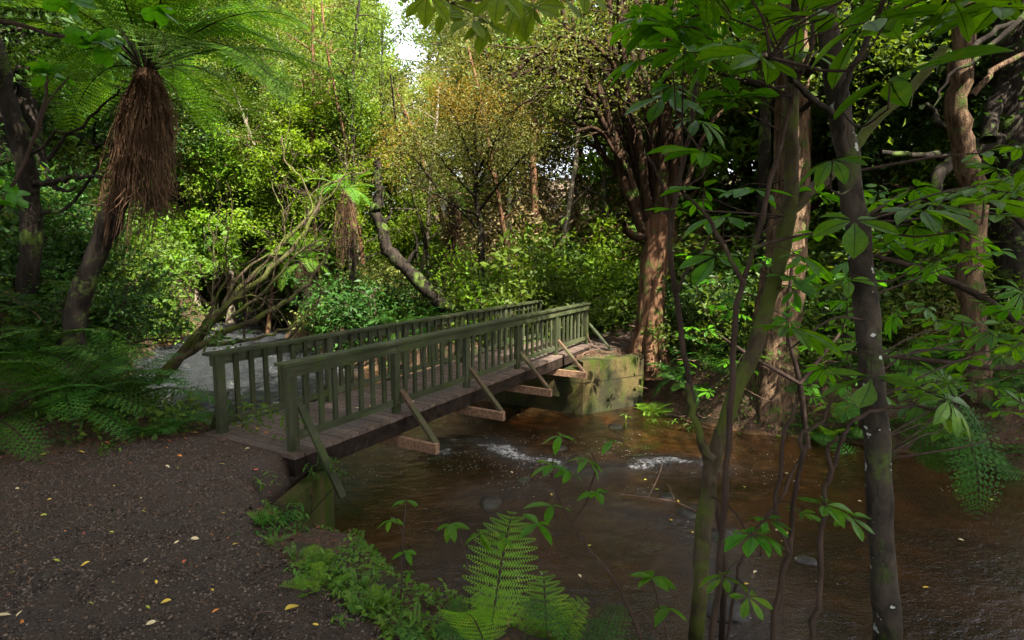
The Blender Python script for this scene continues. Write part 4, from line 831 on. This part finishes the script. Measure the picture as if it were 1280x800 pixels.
# drooping leafy branch across the top centre
sapling('overhanging tree with hand-shaped leaves painted sunlit dangling into the top centre', [([(300, -420), (420, -330), (520, -210), (600, -120), (640, -70), (680, -30)], 3.2, .3, 16, 4), ([(560, -160), (550, -90), (548, -40), (560, 5)], 3.3, .1, 5, 2), ([(640, -70), (660, -30), (700, -10), (735, -15)], 3.4, .1, 4, 2), ([(600, -110), (600, -50), (610, -10)], 3.4, .1, 4, 2)], 'bark_thin',
   [(535, -5, 3.2, 36, 280, 0, 60), (560, 2, 3.4, 40, 260, 10, 55), (590, 22, 3.3, 36, 300, 0, 50), (610, 30, 3.3, 32, 250, 0, 60), (645, 0, 3.4, 40, 290, 0, 50), (668, 8, 3.4, 38, 260, 10, 60), (700, -8, 3.5, 36, 280, 0, 50), (625, -8, 3.2, 40, 270, 0, 50), (730, -15, 3.4, 36, 300, 0, 50), (505, -20, 3.4, 36, 280, 0, 50)], seed=28, leafmat_='dangle_lit', sides=8)
# obovate leaf sprays at the upper left
t, ends = curve_tree('shrub', 'broad-leaved branch with rounded pale green leaves in the upper left foreground', 'shrub', at(-60, 330, 3.2), [(pc([(-60, 330), (0, 260), (40, 180), (58, 115), (60, 92)], 3.2), .012, .006), (pc([(-40, 20), (20, 30), (70, 45), (105, 48)], 3.2), .016, .006), (pc([(40, 180), (60, 130), (85, 95)], 3.2), .006, .004)], 'bark_thin', sides=6, jit=.003, seed=31)
mb = MB(); bv, bq = blade(6, .55, .62, .08, .08); r_ = np.random.default_rng(3)
for cx, cy, n_, s_ in ((60, 92, 13, 27), (112, 45, 14, 30), (20, 250, 8, 22), (135, 60, 7, 26), (5, 235, 6, 24), (190, 5, 8, 28), (85, 2, 8, 30)):
    for i in range(n_): R_ = rotz(i*2.4+r_.normal(0, .3))@roty(r_.normal(.15, .3))@rotx(r_.normal(0, .3)+rad(35)); mb.add(bv*(s_/F*3.2*r_.uniform(.8, 1.1))@R_.T+at(cx+r_.normal(0, 6), cy+r_.normal(0, 4), 3.2), bq, .3+.5*r_.random())
obj('leaves', mb, M['hand'], t)

# ------------------------------------------------------------------ ground ferns and low plants
def gp(x, y): return (x, y, hz(x, y)-.02)
r_ = np.random.default_rng(44)
spots = []
while len(spots) < 38:
    y = r_.uniform(5.3, 13.5); x = r_.uniform(-12.5, -4.2)
    if inside(np.array([x]), np.array([y]), POLY)[0] or seg_d(np.array([x]), np.array([y]), NEAR)[0] < .15 or inside(np.array([x]), np.array([y]), PP)[0] or x/y > -.68-.012*max(0, y-6) or seg_d(np.array([x]), np.array([y]), PP+[PP[0]])[0] < .55: continue
    spots.append((x, y))
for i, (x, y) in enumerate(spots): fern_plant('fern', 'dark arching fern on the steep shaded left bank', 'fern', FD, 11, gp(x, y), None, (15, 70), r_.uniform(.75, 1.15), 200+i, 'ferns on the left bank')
for i, (px_, py_, lb_) in enumerate([(150, 470, 'fern with long arching fronds below the tree fern trunk'), (30, 420, 'large fern at the left edge with one bright frond'), (200, 515, 'glossy fern drooping over the stream edge beside the path')]):
    p = ground(px_, py_+30); fern_plant('fern', lb_, 'fern', FG, 13, p-[0, 0, .03], None, (20, 70), 1.15 if i < 2 else .6, 300+i)
n_ = 0
while n_ < 36:
    y = r_.uniform(9.3, 14.5); x = r_.uniform(4.0, 13)
    if inside(np.array([x]), np.array([y]), POLY)[0] or seg_d(np.array([x]), np.array([y]), FAR)[0] < .1 or (x-5)**2+(y-10.9)**2 < .6: continue
    fern_plant('fern', 'green fern spreading on the right bank above the dark water', 'fern', FG if n_ % 2 else FD, 10, gp(x, y), None, (10, 65), r_.uniform(.7, 1.15), 400+n_, 'ferns on the right bank'); n_ += 1
n_ = 0
while n_ < 34:
    x = r_.uniform(3.2, 12.5); j = int(np.searchsorted([p[0] for p in FAR[7:]], x)); p0, p1 = FAR[7:][max(0, j-1)], FAR[7:][min(j, len(FAR)-8)]; y = np.interp(x, [p0[0], p1[0]+1e-6], [p0[1], p1[1]])+r_.uniform(.15, .9)
    if (x-5)**2+(y-10.9)**2 < .9: continue
    fern_plant('fern', 'green fern hanging over the undercut edge of the right bank', 'fern', FG if n_ % 3 else FL, 11, gp(x, y), None, (-10, 60), r_.uniform(.65, 1.0)*(1 if n_ % 3 else 1.3), 800+n_, 'ferns along the edge of the right bank'); n_ += 1
n_ = 0
while n_ < 26:
    y = r_.uniform(14, 19.5); x = gx(r_.uniform(400, 640), y)
    if inside(np.array([x]), np.array([y]), POLY)[0] or seg_d(np.array([x]), np.array([y]), FAR)[0] < .1: continue
    fern_plant('fern', 'bright fern clump behind the footbridge railings', 'fern', FG, 9, gp(x, y), None, (20, 75), r_.uniform(.8, 1.1), 500+n_, 'ferns behind the railings'); n_ += 1
# frond hanging over the dark right-hand water
fern_plant('fern', 'fern hanging a single wide pale frond over the dark water at the right', 'fern', FG, 6, at(1185, 492, 4.6), None, (-60, -20), .8, 77, az=[rad(320), rad(200), rad(280)])
fern_plant('fern', 'small pale blue-green fern on the far bank edge right of the mossy wall', 'fern', FL, 9, ground(815, 520), None, (10, 60), 1.0, 78)
# bright upright ferns at the bottom centre
for (px_, py_, y, n2, sc_, lb_, az_, s2) in [(610, 812, 2.25, 2, 1.0, 'lightest yellow-green fern with an upright frond at the bottom centre', [rad(75), rad(250)], 1), (690, 860, 2.5, 4, 1.1, 'feathery fern with flat spreading fronds just right of the lightest one', [rad(80), rad(30), rad(140), rad(60)], 2), (745, 850, 2.3, 6, .8, 'darker fern at the foot of the leafy twig, bottom centre', [rad(90), rad(20), rad(150), rad(60), rad(330), rad(200)], 3), (560, 850, 2.2, 6, .55, 'small dark fern tuft at the path edge, left of the lightest fern', [rad(90), rad(30), rad(160), rad(300), rad(240)], 4)]:
    p = at(px_, py_, y); fern_plant('fern', lb_, 'fern', FL if s2 < 3 else FG, n2, p, None, (62, 88) if s2 < 3 else (30, 80), sc_*(1 if s2 < 3 else .55), 80+s2, az=az_)
# kidney ferns along the path edge
e_ = [(330, 655), (345, 680), (370, 700), (395, 712), (420, 728), (445, 745), (470, 765), (500, 782), (520, 800), (400, 740), (450, 775)]
for i, (a_, b_) in enumerate(e_):
    p = ground(a_, b_); fern_plant('fern', 'small leathery bright fern in the fringe along the right edge of the gravel path', 'fern', FK if i % 3 else FL, 16, p-[0, 0, .01], None, (5, 80), .26+.12*r_.random(), 600+i, 'ferns fringing the path edge')

# fringe herbs at the path edge and over the near wall
def herb(label, p, n, ln, seed, matn='herb', spread=.1, w=.3, up=.5, group=None, name='herb'):
    r_ = np.random.default_rng(seed); mb = MB(); st = MB(); bv, bq = blade(4, w, .5, .1, .3)
    t = thing(name, label, 'plant', p, group)
    for i in range(n):
        a = r_.random()*6.28; q = np.array(p)+[r_.normal(0, spread), r_.normal(0, spread), 0]; h = ln*r_.uniform(.4, 1.2)
        S = walk(r_, q, (math.cos(a)*.4, math.sin(a)*.4, up), h, 4, .2); st.tube(S, .0015, 3)
        for k_ in range(1, 5):
            for s2 in (0, PI): R_ = rotz(a+s2+k_*1.3)@roty(r_.normal(.1, .3)); mb.add(bv*ln*.38*r_.uniform(.7, 1.2)@R_.T+S[k_], bq, .2+.6*r_.random())
    obj('leaves', mb, M[matn], t); obj('stem', st, M['stipe'], t); return t
for i, (a_, b_, n2, ln, lb_) in enumerate([(405, 590, 16, .16, 'trailing plant draped over the top corner of the near abutment'), (352, 660, 26, .16, 'leafy tuft at the foot of the near wing wall'), (395, 720, 20, .12, 'bright green tuft at the bend of the path edge'), (440, 755, 26, .11, 'low bright green creeper on the path edge near the bottom'), (500, 790, 24, .12, 'green creeper at the bottom end of the path edge'), (322, 605, 3, .2, 'single yellowish sprig standing on the gravel beside the bridge brace'), (820, 530, 24, .3, 'leafy plant on the far bank just right of the mossy wall'), (870, 540, 18, .3, 'leafy plant on the far bank below the red-barked tree'), (130, 565, 10, .14, 'small plant at the left verge of the path')]):
    p = ground(a_, b_) if i else at(405, 588, 5.95); herb(lb_, p, n2, ln, 700+i, 'herb' if i not in (0, 1) else 'fern_dark', .10 if i not in (6, 7) else .3)
# seedlings standing over the water in front
def seedling(label, curves, leaves, y, seed):
    r_ = np.random.default_rng(seed); crv = [(pc(c, y, 0), r0/F*y, r1/F*y) for c, r0, r1 in curves]
    t, ends = curve_tree('seedling', label, 'plant', crv[0][0][0], crv, 'bark_thin', sides=5, jit=.002, seed=seed); mb = MB(); bv, bq = blade(6, .42, .5, .12, .25); bq = np.array(bq)
    for px_, py_, az, L_, n2 in leaves:
        for i in range(n2): R_ = rotz(rad(az+i*360/n2+r_.normal(0, 15)))@roty(r_.normal(.2, .2))@rotx(r_.normal(0, .25)); mb.add(bv*(L_/F*y)*r_.uniform(.8, 1.15)@R_.T+at(px_, py_, y), bq, .3+.6*r_.random())
    obj('leaves', mb, M['hand'], t)
seedling('leafy seedling on a bent twig reaching over the riffle, centre of the stream', [([(820, 860), (795, 780), (765, 720), (735, 685), (716, 655), (700, 625), (690, 600)], 3, 1.5), ([(716, 655), (735, 620), (745, 585), (740, 565)], 1.6, 1), ([(700, 625), (690, 585), (700, 545)], 1.2, .8)], [(700, 545, 0, 24, 4), (735, 575, 20, 30, 5), (690, 582, 40, 30, 5), (712, 590, 90, 26, 4), (745, 615, 200, 34, 4), (690, 632, 150, 34, 3), (672, 655, 230, 34, 4), (765, 552, 0, 26, 3)], 2.3, 51)
seedling('thin seedling with small leaf whorls standing left of the bright ferns', [([(498, 800), (502, 720), (505, 660), (508, 625)], 1.6, .8), ([(505, 670), (495, 650), (488, 645)], 1, .6)], [(508, 626, 0, 18, 5), (488, 650, 90, 20, 4), (507, 690, 30, 18, 4), (512, 715, 30, 14, 3)], 2.7, 52)
seedling('short seedling with a single leafy whorl above the bright upright fern', [([(590, 860), (585, 720), (578, 680), (565, 658)], 1.4, .8)], [(562, 656, 0, 24, 6), (600, 668, 0, 22, 5), (630, 672, 0, 20, 4)], 2.4, 53)
seedling('broad-leaved twig at the bottom right of the bright ferns', [([(850, 880), (835, 800), (822, 750), (815, 725)], 1.6, .9)], [(815, 722, 0, 34, 5), (835, 760, 60, 30, 4)], 2.4, 54)
# fallen twig lying in the shallows
mb = MB(); 
for L_, r0 in (([(775, 618), (810, 622), (845, 628), (870, 640)], .014), ([(810, 622), (822, 598), (828, 580)], .008), ([(845, 628), (835, 605)], .006)): mb.tube(smoothp([on(a_, b_, ZW+.05) for a_, b_ in L_], 3), r0, 5)
tag(obj('fallen_branch', mb, M['twig']), 'thin fallen branch lying in the shallows left of the mossy sapling', 'branch')

# ------------------------------------------------------------------ uncountable ground cover
def cover(name, n, region, size, matn, tpl, zo=.02, up=1., cond=None, lift=0.):
    X_, Y_ = region(n); k = ~inside(X_, Y_, POLY); X_, Y_ = X_[k], Y_[k]; d = np.minimum(seg_d(X_, Y_, NEAR), seg_d(X_, Y_, FAR)); k = d > .12; k &= ~inside(X_, Y_, PP)
    if cond is not None: k &= cond(X_, Y_)
    X_, Y_ = X_[k], Y_[k]; m_ = len(X_); mb = MB()
    scatter(mb, tpl[0], tpl[1], frames(r_, m_, up, .6), np.stack([X_, Y_, height(X_, Y_)+zo+r_.random(m_)*lift], 1), size*r_.uniform(.5, 1.4, m_), np.clip(r_.random(m_)*.6+.4*(fbm(X_, Y_, 3, 9)+.5), 0, 1))
    tag(obj(name, mb, M[matn]), None, None, kind='stuff')
def wedge(n): y = r_.uniform(6, 30, n)**1.0; px_ = r_.uniform(-60, 1340, n); return gx(px_, y), y
def nearb(n): return r_.uniform(-9, 9, n), r_.uniform(2, 14, n)
cl = lambda X_, Y_: fbm(X_*.7, Y_*.7, 3, 61) > -.02
cover('leaf_litter', 60000, wedge, .06, 'litter', LQ, .012, 1.4)
cover('leaf_litter', 40000, nearb, .035, 'litter', LQ, .012, 1.4)
cover('undergrowth', 90000, wedge, .09, 'grn_mid', LQ, .02, .9, lambda X_, Y_: cl(X_, Y_) & ~((X_ > 1) & (X_ < 4.3) & (Y_ < 15)), .35)
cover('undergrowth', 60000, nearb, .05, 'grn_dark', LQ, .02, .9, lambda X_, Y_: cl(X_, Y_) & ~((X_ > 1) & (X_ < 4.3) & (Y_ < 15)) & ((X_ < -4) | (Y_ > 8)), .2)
cover('undergrowth', 26000, lambda n: (r_.uniform(-2.6, 1.8, n), r_.uniform(2, 5.6, n)), .035, 'herb', LQ, .01, .8, lambda X_, Y_: fbm(X_*2.2, Y_*2.2, 3, 63) > -.08, .05)
x, y = in_poly_pts(r_, PP, 22000, (-5.5, .3, 1.5, 6.6)); mb = MB(); n = len(x); k = r_.random(n) < np.clip(.10+.5*(y-2)/4+.25*(x < -3), .12, .8); x, y = x[k], y[k]; n = len(x)
scatter(mb, LQ[0], LQ[1], frames(r_, n, 1.6, .4), np.stack([x, y, height(x, y)+.026], 1), r_.uniform(.008, .028, n), r_.random(n)); tag(obj('leaf_litter', mb, M['litter']), None, None, kind='stuff')
# fallen twigs on the far bank
mb = MB()
for i in range(420):
    y = r_.uniform(10.6, 15); x = r_.uniform(1.8, 11)
    if inside(np.array([x]), np.array([y]), POLY)[0]: continue
    a = r_.random()*6.28; mb.tube(walk(r_, (x, y, hz(x, y)+.04), (math.cos(a), math.sin(a), .05), r_.uniform(.3, 1.3), 4, .2), r_.uniform(.004, .014), 4)
for i in range(90):
    y = r_.uniform(1.9, 6); x = r_.uniform(-4.5, 0)
    if not inside(np.array([x]), np.array([y]), PP)[0]: continue
    a = r_.random()*6.28; mb.tube(walk(r_, (x, y, hz(x, y)+.03), (math.cos(a), math.sin(a), .0), r_.uniform(.04, .16), 3, .15), r_.uniform(.0012, .003), 4)
tag(obj('twig_litter', mb, M['twig']), None, None, kind='stuff')

# fallen leaves: each one on the path
bv, bq = blade(5, .5, .5, .18, .12); lvm = {}
for nm, c_ in (('yellow', (.50, .34, .05)), ('orange', (.46, .17, .04)), ('pale', (.50, .40, .22)), ('red', (.42, .10, .05)), ('lime', (.28, .30, .04))):
    lvm[nm] = plainmat(nm+'_fallen_leaf', c_, .6, .35, 60, .001)
me_l = {k: mesh_of('fallen_leaf', MB().add((bv-[.5, 0, 0]), bq), v) for k, v in lvm.items()}
named = [(366,770,.085,'yellow',60,'largest yellow leaf near the bottom right end of the path'),(244,680,.05,'pale',20,'pale leaf lying alone in the middle of the path'),(208,762,.05,'yellow',10,'yellow leaf in the lower middle of the path'),(270,773,.035,'orange',50,'small orange leaf near the bottom of the path'),(190,790,.04,'pale',40,'pale leaf at the bottom edge of the path'),
 (395,792,.03,'yellow',10,'small bright yellow leaf at the bottom right of the gravel'),(5,780,.06,'pale',40,'long pale leaf at the bottom left corner'),(10,755,.03,'red',0,'reddish leaf near the bottom left corner'),(14,725,.04,'lime',30,'lime leaf near the left edge, low on the path'),(107,713,.05,'yellow',200,'yellow leaf left of centre on the lower path'),
 (72,709,.035,'lime',20,'small lime leaf beside a yellow one on the lower left path'),(140,672,.03,'lime',0,'faint lime leaf in the middle left of the path'),(55,650,.045,'lime',10,'lime leaf on the left of the path'),(21,672,.04,'lime',30,'lime leaf by the left edge of the path'),(114,637,.035,'yellow',60,'small yellow leaf left of centre'),
 (62,630,.035,'yellow',10,'yellow leaf close to the left verge'),(22,616,.035,'pale',0,'pale leaf close to the left verge'),(180,645,.03,'lime',30,'dull leaf in the centre of the path'),(210,588,.05,'pale',0,'cream leaf on the upper path'),(105,585,.05,'pale',90,'round pale leaf at the upper left of the path'),
 (162,584,.055,'orange',10,'orange leaf on the upper left of the path'),(225,574,.05,'orange',0,'orange leaf on the upper middle of the path'),(278,585,.055,'yellow',10,'yellow leaf midway to the bridge'),(309,565,.055,'pale',0,'cream leaf just before the bridge planks'),(320,594,.05,'red',20,'pink-red leaf beside the near brace'),
 (135,558,.07,'red',0,'red leaf at the top left verge of the path'),(102,570,.07,'yellow',10,'yellow leaf cluster at the top left verge'),(245,545,.07,'yellow',20,'yellow leaf by the left railing foot'),(298,537,.08,'yellow',0,'yellow leaf in front of the bridge entrance'),(322,540,.07,'yellow',150,'yellow leaf in front of the bridge, nearer the right railing'),
 (333,545,.055,'orange',20,'orange leaf touching the first planks'),(280,554,.05,'orange',60,'small orange leaf left of the bridge entrance'),(65,585,.06,'red',30,'reddish leaf among yellow ones at the left verge'),(55,573,.05,'lime',60,'green-yellow leaf at the left verge'),(213,556,.08,'red',0,'dull pink leaf on the upper path'),(265,675,.025,'orange',0,'tiny orange leaf right of the pale one'),(295,687,.05,'yellow',70,'thin yellow stalk-like leaf on the right of the path')]
for px_, py_, L_, cn, az, lb_ in named:
    p = ground(px_, py_); o = bpy.data.objects.new('fallen_leaf', me_l[cn]); COL.objects.link(o); o.location = (p[0], p[1], hz(p[0], p[1])+.040); s_ = L_*1.05; o.scale = (s_, s_, s_); o.rotation_euler = (r_.normal(0, .25), r_.normal(0, .2), rad(az)); tag(o, lb_, 'leaf', 'fallen leaves on the path')
ck = list(me_l)
c = 0
while c < 34:
    p = ground(r_.uniform(5, 420), r_.uniform(550, 790))
    if not inside(np.array([p[0]]), np.array([p[1]]), PP)[0]: continue
    o = bpy.data.objects.new('fallen_leaf', me_l[ck[c % 5]]); COL.objects.link(o); o.location = (p[0], p[1], hz(p[0], p[1])+.038); s_ = r_.uniform(.018, .034); o.scale = (s_,)*3; o.rotation_euler = (r_.normal(0, .3), r_.normal(0, .3), r_.random()*6); tag(o, 'tiny fallen leaf scattered on the gravel path', 'leaf', 'tiny fallen leaves on the path'); c += 1
for i in range(22):
    s = r_.uniform(.5, BEND-.5); t_ = r_.uniform(.1, W-.1); o = bpy.data.objects.new('fallen_leaf', me_l[ck[i % 3]]); COL.objects.link(o); o.location = [float(q) for q in bp(s, t_, .028)]; o.scale = (.06,)*3; o.rotation_euler = (0, 0, r_.random()*6); tag(o, 'small fallen leaf on the bridge planks', 'leaf', 'fallen leaves on the bridge deck')
c = 0
while c < 26:
    p = on(r_.uniform(600, 1240), r_.uniform(590, 780), ZW+.012); o = bpy.data.objects.new('fallen_leaf', me_l[('yellow', 'pale', 'lime')[c % 3]]); COL.objects.link(o); o.location = [float(q) for q in p]; o.scale = (.06,)*3; o.rotation_euler = (0, 0, r_.random()*6); tag(o, 'fallen leaf floating on the brown stream', 'leaf', 'leaves floating on the stream'); c += 1

# ------------------------------------------------------------------ light, sky, camera
SUNV = Vector((.62, -.78, 0)).normalized(); EL = rad(50)
w_ = bpy.data.worlds.new('World'); SC.world = w_; w_.use_nodes = True; nt = w_.node_tree; bg = nt.nodes['Background']
sky = nt.nodes.new('ShaderNodeTexSky'); sky.sky_type = 'NISHITA'; sky.sun_disc = False; sky.sun_elevation = EL; sky.sun_rotation = math.atan2(SUNV.x, SUNV.y); sky.dust_density = 3.; sky.ozone_density = .6
hs = nt.nodes.new('ShaderNodeHueSaturation'); hs.inputs['Saturation'].default_value = .32; nt.links.new(sky.outputs[0], hs.inputs['Color']); nt.links.new(hs.outputs[0], bg.inputs[0]); bg.inputs[1].default_value = .135
sl = bpy.data.lights.new('sun', 'SUN'); sl.energy = 5.; sl.angle = rad(.5); sl.color = (1, .95, .84); so = bpy.data.objects.new('sun', sl); COL.objects.link(so)
d = -Vector((SUNV.x*math.cos(EL), SUNV.y*math.cos(EL), math.sin(EL))); so.rotation_euler = d.to_track_quat('-Z', 'Y').to_euler()
cam = bpy.data.cameras.new('camera'); co = bpy.data.objects.new('camera', cam); COL.objects.link(co); cam.lens = F/1280*36; cam.sensor_width = 36; cam.clip_end = 2000; cam.clip_start = .05
co.location = (0, 0, EYE); co.rotation_euler = (PI/2-PITCH, 0, 0); SC.camera = co
vs = SC.view_settings; vs.view_transform = 'Standard'; vs.look = 'None'; vs.exposure = 2.7; vs.gamma = 1; vs.use_curve_mapping = False
cy = SC.cycles; cy.max_bounces = 6; cy.diffuse_bounces = 3; cy.glossy_bounces = 2; cy.transmission_bounces = 3; cy.transparent_max_bounces = 8; cy.caustics_reflective = False; cy.caustics_refractive = False
